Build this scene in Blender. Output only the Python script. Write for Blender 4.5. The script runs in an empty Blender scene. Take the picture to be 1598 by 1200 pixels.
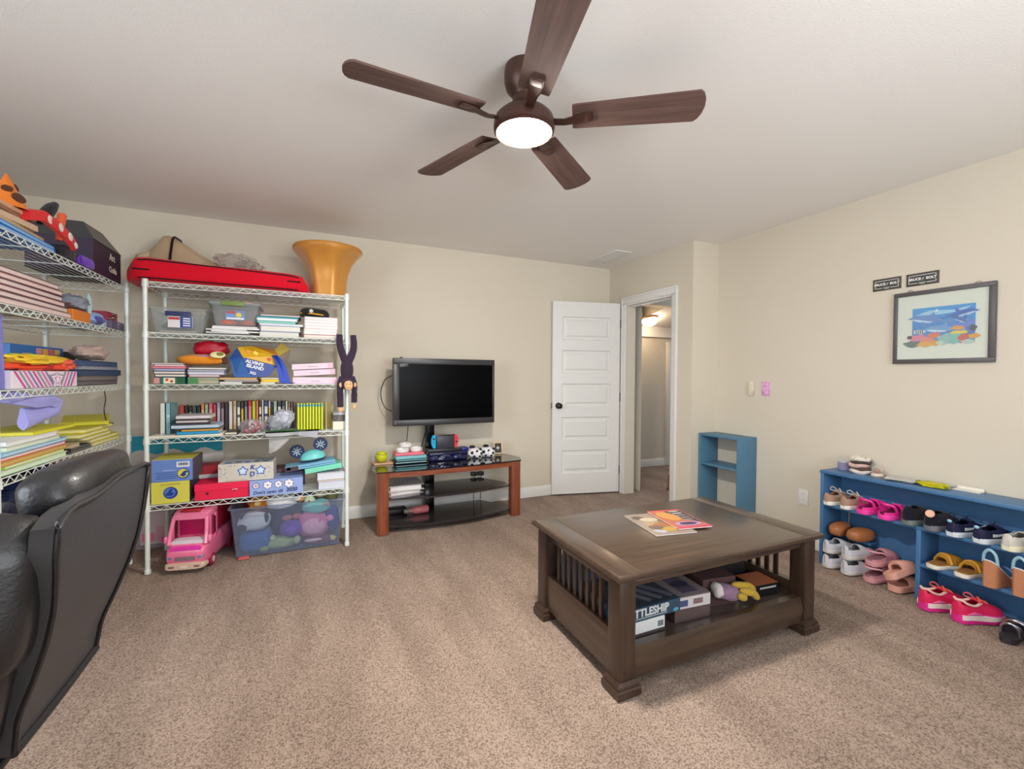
import bpy, bmesh, math, random
import numpy as np
from mathutils import Matrix, Vector, Euler

SC = bpy.context.scene
COL = SC.collection
PI = math.pi
R = math.radians

# ------------------------------------------------------------------ camera, light, exposure
CAM_H, F_PX, YAW, PITCH, ROLL = 1.25, 697.68, R(24.566), R(1.104), R(0.348)
_f = Vector((math.sin(YAW)*math.cos(PITCH), math.cos(YAW)*math.cos(PITCH), -math.sin(PITCH)))
_r = Vector((math.cos(YAW), -math.sin(YAW), 0)); _u = _r.cross(_f)
r_ = _r*math.cos(ROLL) + _u*math.sin(ROLL); u_ = -_r*math.sin(ROLL) + _u*math.cos(ROLL)
cd = bpy.data.cameras.new('camera'); cam = bpy.data.objects.new('camera', cd); COL.objects.link(cam)
cam.matrix_world = Matrix(((r_.x, u_.x, -_f.x, 0), (r_.y, u_.y, -_f.y, 0), (r_.z, u_.z, -_f.z, CAM_H), (0, 0, 0, 1)))
cd.sensor_width = 36.0; cd.lens = F_PX/1598*36.0; cd.clip_start = 0.02
SC.camera = cam

SC.view_settings.view_transform = 'Standard'; SC.view_settings.look = 'None'
SC.view_settings.gamma = 1.0; SC.view_settings.use_curve_mapping = False
SC.cycles.transparent_max_bounces = 32
SC.view_settings.exposure = 0.27

W = bpy.data.worlds.new('daylight'); SC.world = W; W.use_nodes = True
W.node_tree.nodes['Background'].inputs[0].default_value = (0.62, 0.78, 1.0, 1)
W.node_tree.nodes['Background'].inputs[1].default_value = 1.5

def area(name, loc, rot, sx, sy, power, col, spread=180):
    l = bpy.data.lights.new(name, 'AREA'); l.shape = 'RECTANGLE'; l.size = sx; l.size_y = sy
    l.energy = power; l.color = col; l.spread = R(spread)
    o = bpy.data.objects.new(name, l); COL.objects.link(o); o.location = loc; o.rotation_euler = rot
    return o
# side window daylight, and an added rear fill for walls and ceiling (light points into the room)
area('window_daylight_rear', (1.2, -1.56, 1.5), (R(114), 0, 0), 2.2, 1.35, 50, (0.96, 0.98, 1.0), 125)
area('window_daylight_side', (-2.36, .35, 1.5), (R(92), 0, R(-90)), 1.6, 1.35, 50, (0.84, 0.92, 1.0))
FAN_LAMP_STRENGTH = 480.0
LANDING_LAMP_STRENGTH = 34.0

# ------------------------------------------------------------------ materials
def lin(c):
    c = c/255.0
    return c/12.92 if c <= 0.04045 else ((c+0.055)/1.055)**2.4
def rgb(c): return (lin(c[0]), lin(c[1]), lin(c[2]), 1)
_mats = {}
def mat(c, rough=0.6, metal=0.0, var=0.05, scale=40.0, bump=0.0, coat=0.0, spec=0.5, sheen=0.0):
    """principled surface whose colour is broken up by a little object-space noise"""
    key = (tuple(c), rough, metal, var, scale, bump, coat, spec, sheen)
    if key in _mats: return _mats[key]
    m = bpy.data.materials.new('surface_%d_%d_%d' % tuple(int(v) for v in c)); m.use_nodes = True
    nt = m.node_tree; b = nt.nodes['Principled BSDF']
    b.inputs['Roughness'].default_value = rough; b.inputs['Metallic'].default_value = metal
    b.inputs['Specular IOR Level'].default_value = spec
    b.inputs['Coat Weight'].default_value = coat
    if sheen: b.inputs['Sheen Weight'].default_value = sheen
    tc = nt.nodes.new('ShaderNodeTexCoord'); nz = nt.nodes.new('ShaderNodeTexNoise')
    nz.inputs['Scale'].default_value = scale; nz.inputs['Detail'].default_value = 3
    nt.links.new(tc.outputs['Object'], nz.inputs['Vector'])
    mx = nt.nodes.new('ShaderNodeMix'); mx.data_type = 'RGBA'
    a = rgb(c); mx.inputs[6].default_value = tuple(v*(1-var) for v in a[:3])+(1,)
    mx.inputs[7].default_value = tuple(min(1, v*(1+var)) for v in a[:3])+(1,)
    nt.links.new(nz.outputs['Fac'], mx.inputs[0]); nt.links.new(mx.outputs[2], b.inputs['Base Color'])
    if bump:
        bp = nt.nodes.new('ShaderNodeBump'); bp.inputs['Strength'].default_value = bump; bp.inputs['Distance'].default_value = 0.01
        nt.links.new(nz.outputs['Fac'], bp.inputs['Height']); nt.links.new(bp.outputs['Normal'], b.inputs['Normal'])
    _mats[key] = m; return m
def cloth(c, var=0.12, scale=90, bump=0.35): return mat(c, 0.9, 0, var, scale, bump, 0, 0.2, 0.15)
def paper(c): return mat(c, 0.7, 0, 0.03, 60)
def gloss(c, rough=0.25, coat=0.3): return mat(c, rough, 0, 0.03, 30, 0, coat)
def metal(c, rough=0.35): return mat(c, rough, 1.0, 0.05, 60)
def emit(c, s, name='lamp_glow'):
    m = bpy.data.materials.new(name); m.use_nodes = True; nt = m.node_tree
    b = nt.nodes['Principled BSDF']; b.inputs['Base Color'].default_value = rgb(c)
    b.inputs['Emission Color'].default_value = rgb(c); b.inputs['Emission Strength'].default_value = s
    return m
def clear(c, alpha=0.25, rough=0.15, name='clear_plastic'):
    key = ('clear', tuple(c), alpha, rough)
    if key in _mats: return _mats[key]
    m = bpy.data.materials.new(name); m.use_nodes = True; nt = m.node_tree
    b = nt.nodes['Principled BSDF']; b.inputs['Base Color'].default_value = rgb(c)
    b.inputs['Roughness'].default_value = rough; b.inputs['Alpha'].default_value = 1
    t = nt.nodes.new('ShaderNodeBsdfTransparent'); t.inputs[0].default_value = tuple(min(1, .6+.4*v) for v in rgb(c)[:3])+(1,)
    fr = nt.nodes.new('ShaderNodeLayerWeight'); fr.inputs['Blend'].default_value = 0.35
    mp = nt.nodes.new('ShaderNodeMapRange'); mp.inputs[3].default_value = alpha; mp.inputs[4].default_value = min(1, alpha+0.32)
    nz = nt.nodes.new('ShaderNodeTexNoise'); nz.inputs['Scale'].default_value = 25
    ad = nt.nodes.new('ShaderNodeMath'); ad.operation = 'MULTIPLY_ADD'; ad.inputs[1].default_value = 0.07
    mx = nt.nodes.new('ShaderNodeMixShader')
    nt.links.new(fr.outputs['Facing'], mp.inputs[0]); nt.links.new(nz.outputs['Fac'], ad.inputs[0]); nt.links.new(mp.outputs[0], ad.inputs[2])
    nt.links.new(ad.outputs[0], mx.inputs[0]); nt.links.new(t.outputs[0], mx.inputs[1]); nt.links.new(b.outputs[0], mx.inputs[2])
    nt.links.new(mx.outputs[0], nt.nodes['Material Output'].inputs[0])
    _mats[key] = m; return m
def wood(dark, light, rough=0.4, scale=6.0, axis='X', coat=0.2, name='wood'):
    key = ('wood', tuple(dark), tuple(light), rough, scale, axis, coat)
    if key in _mats: return _mats[key]
    m = bpy.data.materials.new(name); m.use_nodes = True; nt = m.node_tree; b = nt.nodes['Principled BSDF']
    b.inputs['Roughness'].default_value = rough; b.inputs['Coat Weight'].default_value = coat; b.inputs['Coat Roughness'].default_value = 0.3
    tc = nt.nodes.new('ShaderNodeTexCoord'); mp = nt.nodes.new('ShaderNodeMapping')
    s = [scale*9]*3; s['XYZ'.index(axis)] = scale*0.5; mp.inputs['Scale'].default_value = s
    nz = nt.nodes.new('ShaderNodeTexNoise'); nz.inputs['Scale'].default_value = 1.0; nz.inputs['Detail'].default_value = 6; nz.inputs['Distortion'].default_value = 0.6
    cr = nt.nodes.new('ShaderNodeValToRGB'); cr.color_ramp.elements[0].position = .3; cr.color_ramp.elements[1].position = .75
    cr.color_ramp.elements[0].color = rgb(dark); cr.color_ramp.elements[1].color = rgb(light)
    nt.links.new(tc.outputs['Object'], mp.inputs[0]); nt.links.new(mp.outputs[0], nz.inputs['Vector'])
    nt.links.new(nz.outputs['Fac'], cr.inputs[0]); nt.links.new(cr.outputs[0], b.inputs['Base Color'])
    _mats[key] = m; return m
def wall_mat(c, name, bump=0.12, scale=260, rough=0.85):
    m = bpy.data.materials.new(name); m.use_nodes = True; nt = m.node_tree; b = nt.nodes['Principled BSDF']
    b.inputs['Roughness'].default_value = rough; b.inputs['Specular IOR Level'].default_value = 0.25
    tc = nt.nodes.new('ShaderNodeTexCoord'); n1 = nt.nodes.new('ShaderNodeTexNoise'); n1.inputs['Scale'].default_value = 1.3
    mx = nt.nodes.new('ShaderNodeMix'); mx.data_type = 'RGBA'; a = rgb(c)
    mx.inputs[6].default_value = tuple(v*.97 for v in a[:3])+(1,); mx.inputs[7].default_value = tuple(v*1.03 for v in a[:3])+(1,)
    n2 = nt.nodes.new('ShaderNodeTexNoise'); n2.inputs['Scale'].default_value = scale; n2.inputs['Detail'].default_value = 2
    bp = nt.nodes.new('ShaderNodeBump'); bp.inputs['Strength'].default_value = bump; bp.inputs['Distance'].default_value = 0.003
    for n in (n1, n2): nt.links.new(tc.outputs['Object'], n.inputs['Vector'])
    nt.links.new(n1.outputs['Fac'], mx.inputs[0]); nt.links.new(mx.outputs[2], b.inputs['Base Color'])
    nt.links.new(n2.outputs['Fac'], bp.inputs['Height']); nt.links.new(bp.outputs['Normal'], b.inputs['Normal'])
    return m
def carpet_mat():
    m = bpy.data.materials.new('carpet_pile'); m.use_nodes = True; nt = m.node_tree; b = nt.nodes['Principled BSDF']
    b.inputs['Roughness'].default_value = 1.0; b.inputs['Specular IOR Level'].default_value = 0.05
    tc = nt.nodes.new('ShaderNodeTexCoord')
    def noise(scale, detail, stretch=None):
        n = nt.nodes.new('ShaderNodeTexNoise'); n.inputs['Scale'].default_value = scale; n.inputs['Detail'].default_value = detail
        if stretch:
            mp = nt.nodes.new('ShaderNodeMapping'); mp.inputs['Scale'].default_value = stretch; mp.inputs['Rotation'].default_value = (0, 0, R(-18))
            nt.links.new(tc.outputs['Object'], mp.inputs[0]); nt.links.new(mp.outputs[0], n.inputs['Vector'])
        else: nt.links.new(tc.outputs['Object'], n.inputs['Vector'])
        return n
    n1 = noise(150, 3); n2 = noise(1.0, 3, (5, 1.1, 1)); n3 = noise(330, 2)
    c1 = nt.nodes.new('ShaderNodeValToRGB'); c1.color_ramp.elements[0].position = .34; c1.color_ramp.elements[1].position = .58
    c1.color_ramp.elements[0].color = rgb((138, 118, 105)); c1.color_ramp.elements[1].color = rgb((200, 177, 161))
    mx = nt.nodes.new('ShaderNodeMix'); mx.data_type = 'RGBA'; mx.blend_type = 'MULTIPLY'
    c2 = nt.nodes.new('ShaderNodeValToRGB'); c2.color_ramp.elements[0].position = .38; c2.color_ramp.elements[1].position = .62
    c2.color_ramp.elements[0].color = (.80, .79, .78, 1); c2.color_ramp.elements[1].color = (1, 1, 1, 1)
    mx.inputs[0].default_value = 1
    nt.links.new(n1.outputs['Fac'], c1.inputs[0]); nt.links.new(n2.outputs['Fac'], c2.inputs[0])
    nt.links.new(c1.outputs[0], mx.inputs[6]); nt.links.new(c2.outputs[0], mx.inputs[7]); nt.links.new(mx.outputs[2], b.inputs['Base Color'])
    ad = nt.nodes.new('ShaderNodeMath'); ad.operation = 'ADD'
    nt.links.new(n1.outputs['Fac'], ad.inputs[0]); nt.links.new(n3.outputs['Fac'], ad.inputs[1])
    bp = nt.nodes.new('ShaderNodeBump'); bp.inputs['Strength'].default_value = 0.85; bp.inputs['Distance'].default_value = 0.012
    nt.links.new(ad.outputs[0], bp.inputs['Height']); nt.links.new(bp.outputs['Normal'], b.inputs['Normal'])
    return m

# ------------------------------------------------------------------ mesh helpers
class B:
    """collects simple shapes and links them as one mesh object"""
    def __init__(s): s.bm = bmesh.new()
    def box(s, c, d, rot=(0, 0, 0), bev=0.0, seg=2):
        M = Matrix.Translation(c) @ Euler(rot).to_matrix().to_4x4() @ Matrix.Diagonal((*d, 1))
        g = bmesh.ops.create_cube(s.bm, size=1, matrix=M)['verts']
        if bev > 0:
            e = list({e for v in g for e in v.link_edges})
            bmesh.ops.bevel(s.bm, geom=e, offset=min(bev, min(d)*.49), segments=seg, profile=.5, affect='EDGES')
        return s
    def box2(s, a, b, bev=0.0, seg=2):
        return s.box([(p+q)/2 for p, q in zip(a, b)], [abs(q-p) for p, q in zip(a, b)], (0, 0, 0), bev, seg)
    def cone(s, p0, p1, r0, r1=None, seg=16):
        r1 = r0 if r1 is None else r1
        p0, p1 = Vector(p0), Vector(p1); d = p1-p0
        M = Matrix.Translation((p0+p1)/2) @ d.to_track_quat('Z', 'Y').to_matrix().to_4x4()
        bmesh.ops.create_cone(s.bm, cap_ends=True, segments=seg, radius1=r0, radius2=r1, depth=d.length, matrix=M); return s
    def lathe(s, prof, c=(0, 0, 0), seg=32, M=None):
        M = M or Matrix.Translation(c); rings = []
        for r, z in prof:
            if r < 1e-6: rings.append([s.bm.verts.new(M @ Vector((0, 0, z)))])
            else: rings.append([s.bm.verts.new(M @ Vector((r*math.cos(2*PI*k/seg), r*math.sin(2*PI*k/seg), z))) for k in range(seg)])
        for a, b in zip(rings, rings[1:]):
            for k in range(seg):
                k2 = (k+1) % seg
                v = [a[k % len(a)], a[k2 % len(a)], b[k2 % len(b)], b[k % len(b)]]
                u = []
                for x in v:
                    if x not in u: u.append(x)
                if len(u) > 2:
                    try: s.bm.faces.new(u)
                    except ValueError: pass
        return s
    def loft(s, rings, closed=True, cap=True):
        V = [[s.bm.verts.new(p) for p in r] for r in rings]; n = len(V[0])
        for a, b in zip(V, V[1:]):
            for k in range(n if closed else n-1):
                k2 = (k+1) % n; s.bm.faces.new((a[k], a[k2], b[k2], b[k]))
        if cap and closed:
            s.bm.faces.new(V[0][::-1]); s.bm.faces.new(V[-1])
        return s
    def tube(s, pts, r, seg=8, closed=False):
        pts = [Vector(p) for p in pts]
        if not closed and 3 <= len(pts) <= 14:          # smooth the path through its points
            q = [pts[0]*2-pts[1]] + pts + [pts[-1]*2-pts[-2]]; rl = r if isinstance(r, (list, tuple)) else [r]*len(pts); P, RR = [], []
            for i in range(1, len(q)-2):
                for k in range(4):
                    t = k/4; a, b, c, d = q[i-1], q[i], q[i+1], q[i+2]
                    P.append(.5*((2*b)+(c-a)*t+(2*a-5*b+4*c-d)*t*t+(3*b-a-3*c+d)*t**3)); RR.append(rl[i-1]+(rl[i]-rl[i-1])*t)
            P.append(pts[-1]); RR.append(rl[-1]); pts, r = P, RR
        n = len(pts); rings = []; up = Vector((0, 0, 1))
        for i, p in enumerate(pts):
            t = (pts[(i+1) % n]-pts[i-1]) if closed else (pts[min(i+1, n-1)]-pts[max(i-1, 0)])
            t.normalize(); x = t.cross(up)
            if x.length < 1e-3: x = t.cross(Vector((1, 0, 0)))
            x.normalize(); y = x.cross(t); rr = r[i] if isinstance(r, (list, tuple)) else r
            rings.append([p + x*rr*math.cos(2*PI*k/seg) + y*rr*math.sin(2*PI*k/seg) for k in range(seg)])
        if closed: rings.append(rings[0])
        return s.loft(rings, True, not closed)
    def prism(s, poly, z0, z1, M=None):
        M = M or Matrix.Identity(4)
        return s.loft([[M @ Vector((x, y, z)) for x, y in poly] for z in (z0, z1)])
    def blob(s, c, d, e=1.0, amp=0.0, fr=6.0, seed=0, seg=24, rot=(0, 0, 0), flat=None):
        """superellipsoid, squared off as e goes below 1, creased by smooth noise; flat = lowest local z kept"""
        from mathutils import noise as mn
        M = Matrix.Translation(c) @ Euler(rot).to_matrix().to_4x4(); rings = seg//2
        sp = lambda v: math.copysign(abs(v)**e, v)
        def P(th, ph):
            v = Vector((sp(math.cos(th))*sp(math.cos(ph)), sp(math.cos(th))*sp(math.sin(ph)), sp(math.sin(th))))
            k = 1 + amp*(mn.noise(v*fr*.35 + Vector((seed*7.3, seed*3.1, seed)))*1.2 + .5*mn.noise(v*fr + Vector((seed, 9, 2))))
            q = Vector((v.x*d[0]/2*k, v.y*d[1]/2*k, v.z*d[2]/2*k))
            if flat is not None: q.z = max(q.z, flat)
            return M @ q
        R_ = [[P(-PI/2 + PI*i/rings, 2*PI*k/seg) for k in range(seg)] for i in range(1, rings)]
        V = [[s.bm.verts.new(p) for p in r] for r in R_]
        for a, b in zip(V, V[1:]):
            for k in range(seg): s.bm.faces.new((a[k], a[(k+1) % seg], b[(k+1) % seg], b[k]))
        lo = s.bm.verts.new(P(-PI/2, 0)); hi = s.bm.verts.new(P(PI/2, 0))
        for k in range(seg):
            s.bm.faces.new((lo, V[0][(k+1) % seg], V[0][k])); s.bm.faces.new((hi, V[-1][k], V[-1][(k+1) % seg]))
        return s
    def sheet(s, fn, nu, nv, th=0.0):
        g = [[s.bm.verts.new(fn(i/nu, j/nv)) for j in range(nv+1)] for i in range(nu+1)]
        fs = [s.bm.faces.new((g[i][j], g[i+1][j], g[i+1][j+1], g[i][j+1])) for i in range(nu) for j in range(nv)]
        if th: bmesh.ops.solidify(s.bm, geom=fs, thickness=th)
        return s
    def poly(s, pts):
        s.bm.faces.new([s.bm.verts.new(p) for p in pts]); return s
    def obj(s, name, m, parent=None, smooth=True, loc=None, rot=None, normals=True):
        if normals: bmesh.ops.recalc_face_normals(s.bm, faces=s.bm.faces[:])
        me = bpy.data.meshes.new(name); s.bm.to_mesh(me); s.bm.free()
        if m is not None: me.materials.append(m)
        if smooth and len(me.polygons):
            me.polygons.foreach_set('use_smooth', [True]*len(me.polygons)); me.set_sharp_from_angle(angle=R(38))
        o = bpy.data.objects.new(name, me); COL.objects.link(o)
        if parent: o.parent = parent
        if loc: o.location = loc
        if rot: o.rotation_euler = rot
        return o
def tag(o, label, cat, group=None, kind=None):
    o['label'] = label; o['category'] = cat
    if group: o['group'] = group
    if kind: o['kind'] = kind
    return o
def thing(name, label, cat, loc=(0, 0, 0), rot=0, group=None):
    o = bpy.data.objects.new(name, None); COL.objects.link(o); o.empty_display_size = .05
    o.location = loc; o.rotation_euler = rot if isinstance(rot, (tuple, list)) else (0, 0, rot)
    return tag(o, label, cat, group)
def struct(o): o['kind'] = 'structure'; return o
def copy_tree(o, parent=None):
    c = o.copy(); COL.objects.link(c)
    if parent: c.parent = parent
    for ch in list(o.children): copy_tree(ch, c)
    return c
FONT_CACHE = {}
def letter(txt, size, m, parent, loc, rot, name='lettering', depth=0.0006, bold=0.0, shear=0.0, sx=1.0, align='CENTER'):
    cu = bpy.data.curves.new('lettering', 'FONT'); cu.body = txt; cu.size = size; cu.extrude = depth; cu.offset = bold
    cu.align_x = align; cu.align_y = 'CENTER'; cu.shear = shear; cu.resolution_u = 3
    t = bpy.data.objects.new('tmp', cu); COL.objects.link(t)
    dg = bpy.context.evaluated_depsgraph_get(); me = bpy.data.meshes.new_from_object(t.evaluated_get(dg))
    bpy.data.objects.remove(t); bpy.data.curves.remove(cu)
    me.materials.clear(); me.materials.append(m)
    o = bpy.data.objects.new(name, me); COL.objects.link(o); o.parent = parent; o.location = loc; o.rotation_euler = rot; o.scale = (sx, 1, 1)
    return o
FRONT = (R(90), 0, 0)          # lettering that faces -y
ORD = ['first', 'second', 'third', 'fourth', 'fifth', 'sixth', 'seventh', 'eighth', 'ninth', 'tenth', 'eleventh', 'twelfth', 'thirteenth',
       'fourteenth', 'fifteenth', 'sixteenth', 'seventeenth', 'eighteenth', 'nineteenth', 'twentieth', 'twenty-first', 'twenty-second',
       'twenty-third', 'twenty-fourth', 'twenty-fifth', 'twenty-sixth', 'twenty-seventh', 'twenty-eighth', 'twenty-ninth', 'thirtieth']
rnd = random.Random(7)
# ------------------------------------------------------------------ the room
WALL = wall_mat((212, 203, 186), 'beige_wall_paint')
CEIL = wall_mat((240, 237, 233), 'white_ceiling_paint', .25, 150)
TRIM = mat((224, 223, 219), .4, 0, .02, 20)
CARPET = carpet_mat()
XL, XD, XR, YB, YC, YF, HC = -2.4, 3.063, 3.364, 4.10, 2.91, -1.6, 2.44
# carpeted floor: real pile relief in the room, plain on the landing
def smooth_noise(nx, ny, step, rng):
    g = rng.random((ny//step+3, nx//step+3)).astype(np.float32)
    yy = np.arange(ny)/step; xx = np.arange(nx)/step
    y0 = yy.astype(int); x0 = xx.astype(int); fy = (yy-y0)[:, None]; fx = (xx-x0)[None, :]
    fy = fy*fy*(3-2*fy); fx = fx*fx*(3-2*fx)
    a = g[np.ix_(y0, x0)]; b = g[np.ix_(y0, x0+1)]; c = g[np.ix_(y0+1, x0)]; d = g[np.ix_(y0+1, x0+1)]
    return (a*(1-fx)+b*fx)*(1-fy)+(c*(1-fx)+d*fx)*fy
def grid_floor(name, x0, x1, y0, y1, step, amp):
    nx = int((x1-x0)/step)+1; ny = int((y1-y0)/step)+1; rng = np.random.default_rng(3)
    h = smooth_noise(nx, ny, 2, rng)*.6 + smooth_noise(nx, ny, 5, rng)*.4
    h = (h-h.max())*amp
    X, Y = np.meshgrid(np.linspace(x0, x1, nx), np.linspace(y0, y1, ny))
    co = np.stack([X, Y, h], -1).reshape(-1, 3).astype(np.float32)
    i = np.arange(nx*ny).reshape(ny, nx)
    q = np.stack([i[:-1, :-1], i[:-1, 1:], i[1:, 1:], i[1:, :-1]], -1).reshape(-1, 4)
    me = bpy.data.meshes.new(name); me.vertices.add(len(co)); me.vertices.foreach_set('co', co.ravel())
    me.loops.add(q.size); me.loops.foreach_set('vertex_index', q.ravel().astype(np.int32))
    me.polygons.add(len(q)); me.polygons.foreach_set('loop_start', np.arange(0, q.size, 4, dtype=np.int32))
    me.polygons.foreach_set('use_smooth', np.ones(len(q), bool)); me.update(calc_edges=True)
    me.materials.append(CARPET); o = bpy.data.objects.new(name, me); COL.objects.link(o); return o
fl = struct(B().box2((XL-.12, YF-.12, -.12), (6.6, 6.2, -.012)).obj('floor', CARPET, smooth=False))
pile = grid_floor('carpet_pile', XL, XR, .9, YB, .008, .009); pile.parent = fl; pile['kind'] = 'stuff'
pl2 = B().box2((XL, YF, -.02), (XR, .905, -.003)).obj('carpet_strip', CARPET, fl, smooth=False)
B().box2((XD, 2.5, -.02), (6.6, 6.2, -.004)).obj('landing_carpet', CARPET, fl, smooth=False)
struct(B().box2((XL-.12, YF-.12, HC), (XR+.12, YB+.12, HC+.12)).obj('ceiling', CEIL, smooth=False))
struct(B().box2((XL-.12, YB, 0), (XD+.12, YB+.12, HC)).obj('wall_back', WALL, smooth=False))
struct(B().box2((XR, YF-.12, 0), (XR+.12, YC, HC)).obj('wall_right', WALL, smooth=False))
struct(B().box2((XD+.12, YC, 0), (XR+.12, YC+.12, HC)).obj('wall_return', WALL, smooth=False))
# door wall with its opening
DY0, DY1, DZ = 3.139, 3.803, 2.012
w = B(); w.box2((XD, YC, 0), (XD+.12, DY0, HC)); w.box2((XD, DY1, 0), (XD+.12, YB, HC)); w.box2((XD, DY0, DZ), (XD+.12, DY1, HC))
struct(w.obj('wall_door', WALL, smooth=False))
# rear and side walls with openings, the rear one added for the fill light
w = B(); w.box2((XL-.12, YF-.12, 0), (XR+.12, YF, .8)); w.box2((XL-.12, YF-.12, 2.2), (XR+.12, YF, HC)); w.box2((XL-.12, YF-.12, .8), (.05, YF, 2.2)); w.box2((2.35, YF-.12, .8), (XR+.12, YF, 2.2))
struct(w.obj('wall_rear', WALL, smooth=False))
w = B(); w.box2((XL-.12, YF, 0), (XL, YB, .8)); w.box2((XL-.12, YF, 2.2), (XL, YB, HC)); w.box2((XL-.12, YF, .8), (XL, -.45, 2.2)); w.box2((XL-.12, 1.15, .8), (XL, YB, 2.2))
struct(w.obj('wall_left', WALL, smooth=False))
def window(n, a, b, axis):
    """frame, mullion and pane of one window between corners a and b"""
    f = B(); t = .05
    if axis == 'x':
        y = a[1]; f.box2((a[0], y-.08, a[2]), (b[0], y-.02, a[2]+t)); f.box2((a[0], y-.08, b[2]-t), (b[0], y-.02, b[2]))
        for x in (a[0], (a[0]+b[0])/2-t/2, b[0]-t): f.box2((x, y-.08, a[2]), (x+t, y-.02, b[2]))
        f.box2((a[0], y-.07, (a[2]+b[2])/2-.02), (b[0], y-.03, (a[2]+b[2])/2+.02))
        g = B().box2((a[0], y-.055, a[2]), (b[0], y-.05, b[2]))
    else:
        x = a[0]; f.box2((x-.08, a[1], a[2]), (x-.02, b[1], a[2]+t)); f.box2((x-.08, a[1], b[2]-t), (x-.02, b[1], b[2]))
        for y in (a[1], (a[1]+b[1])/2-t/2, b[1]-t): f.box2((x-.08, y, a[2]), (x-.02, y+t, b[2]))
        f.box2((x-.07, a[1], (a[2]+b[2])/2-.02), (x-.03, b[1], (a[2]+b[2])/2+.02))
        g = B().box2((x-.055, a[1], a[2]), (x-.05, b[1], b[2]))
    o = struct(f.obj('window_%d' % n, TRIM, smooth=False)); g.obj('pane', clear((235, 242, 245), .06, .03, 'window_glass'), o, smooth=False)
window(1, (.05, YF, .8), (2.35, YF, 2.2), 'x'); window(2, (XL, -.45, .8), (XL, 1.15, 2.2), 'y')  # first window is unseen, added to go with the rear fill light
# baseboards: a flat board with an eased top
def baseboard(name, a, b, nrm):
    a, b, n = Vector((*a, 0)), Vector((*b, 0)), Vector((*nrm, 0)); h, t = .105, .014
    prof = [(0, 0), (t, 0), (t, h*.82), (t*.55, h*.93), (t*.3, h), (0, h)]
    return struct(B().loft([[p + n*x + Vector((0, 0, z)) for x, z in prof] for p in (a, b)]).obj(name, TRIM))
baseboard('baseboard_back', (XL, YB), (XD, YB), (0, -1))
baseboard('baseboard_door', (XD, 4.09), (XD, 4.04), (-1, 0)); baseboard('baseboard_jamb', (XD, 3.085), (XD, YC), (-1, 0))
baseboard('baseboard_return', (XD, YC), (XR, YC), (0, -1)); baseboard('baseboard_right', (XR, YC), (XR, YF), (-1, 0))
baseboard('baseboard_left', (XL, YF), (XL, YB), (1, 0))
# door casing and jambs
c = B()
for y0, y1 in ((DY0-.06, DY0), (DY1, DY1+.06)):
    c.box2((XD-.018, y0, 0), (XD, y1, DZ-.002), .004); c.box2((XD-.024, (y0 if y0 < DY0 else y1-.018), 0), (XD-.016, (y0+.018 if y0 < DY0 else y1), DZ+.05), .003)
c.box2((XD-.018, DY0-.06, DZ), (XD, DY1+.06, DZ+.07), .004); c.box2((XD-.026, DY0-.062, DZ+.052), (XD-.014, DY1+.062, DZ+.072), .003)
struct(c.obj('trim_1', TRIM))
c = B(); c.box2((XD-.005, DY0-.001, 0), (XD+.125, DY0+.016, DZ)); c.box2((XD-.005, DY0, DZ-.016), (XD+.125, DY1, DZ+.001))
c.box2((XD+.05, DY0+.016, 0), (XD+.085, DY0+.028, DZ-.016)); c.box2((XD+.05, DY0+.016, DZ-.028), (XD+.085, DY1-.016, DZ-.016))
struct(c.obj('trim_2', TRIM, smooth=False))
B().box2((XD+.018, DY0+.0155, .88), (XD+.048, DY0+.0175, .95)).obj('strike_plate', metal((70, 64, 58)), bpy.data.objects['trim_2'], smooth=False)
# the landing beyond the door
lw = B().prism([(3.30, 3.835), (3.30, 4.3), (5.2, 6.2), (5.3, 6.2)], 0, HC)
struct(lw.obj('wall_hall', WALL, smooth=False))
struct(B().box2((3.6, 4.85, 0), (6.6, 4.97, HC)).obj('wall_landing', WALL, smooth=False))
struct(B().box2((6.48, 2.5, 0), (6.6, 4.85, HC)).obj('wall_landing_end', WALL, smooth=False))
struct(B().box2((XR+.12, 2.5, 0), (6.6, 2.62, HC)).obj('wall_landing_near', WALL, smooth=False))
struct(B().box2((XD+.121, YC+.12, HC), (4.0, 5.2, HC+.1)).obj('ceiling_hall', WALL, smooth=False))
# the landing ceiling comes down with the roof slope to a flat band at the far wall
def slope_z(y): return 1.93 + (4.85-y)*.27
pr = [(4.85, 1.80), (4.85, 3.0), (4.24, 3.0), (4.24, slope_z(4.24)), (4.82, slope_z(4.82)), (4.82, 1.80)]
struct(B().box2((3.31, 4.10, slope_z(4.24)), (6.6, 4.24, HC)).obj('wall_header', WALL, smooth=False))
M = Matrix(((0, 0, 1, 0), (1, 0, 0, 0), (0, 1, 0, 0), (0, 0, 0, 1)))
struct(B().prism(pr, 3.98, 6.6, M).obj('ceiling_landing', CEIL, smooth=False))
baseboard('baseboard_landing', (3.6, 4.85), (4.60, 4.85), (0, -1))
struct(B().box2((4.60, 4.80, 0), (4.69, 4.85, 1.74), .004).obj('trim_3', TRIM))

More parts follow.
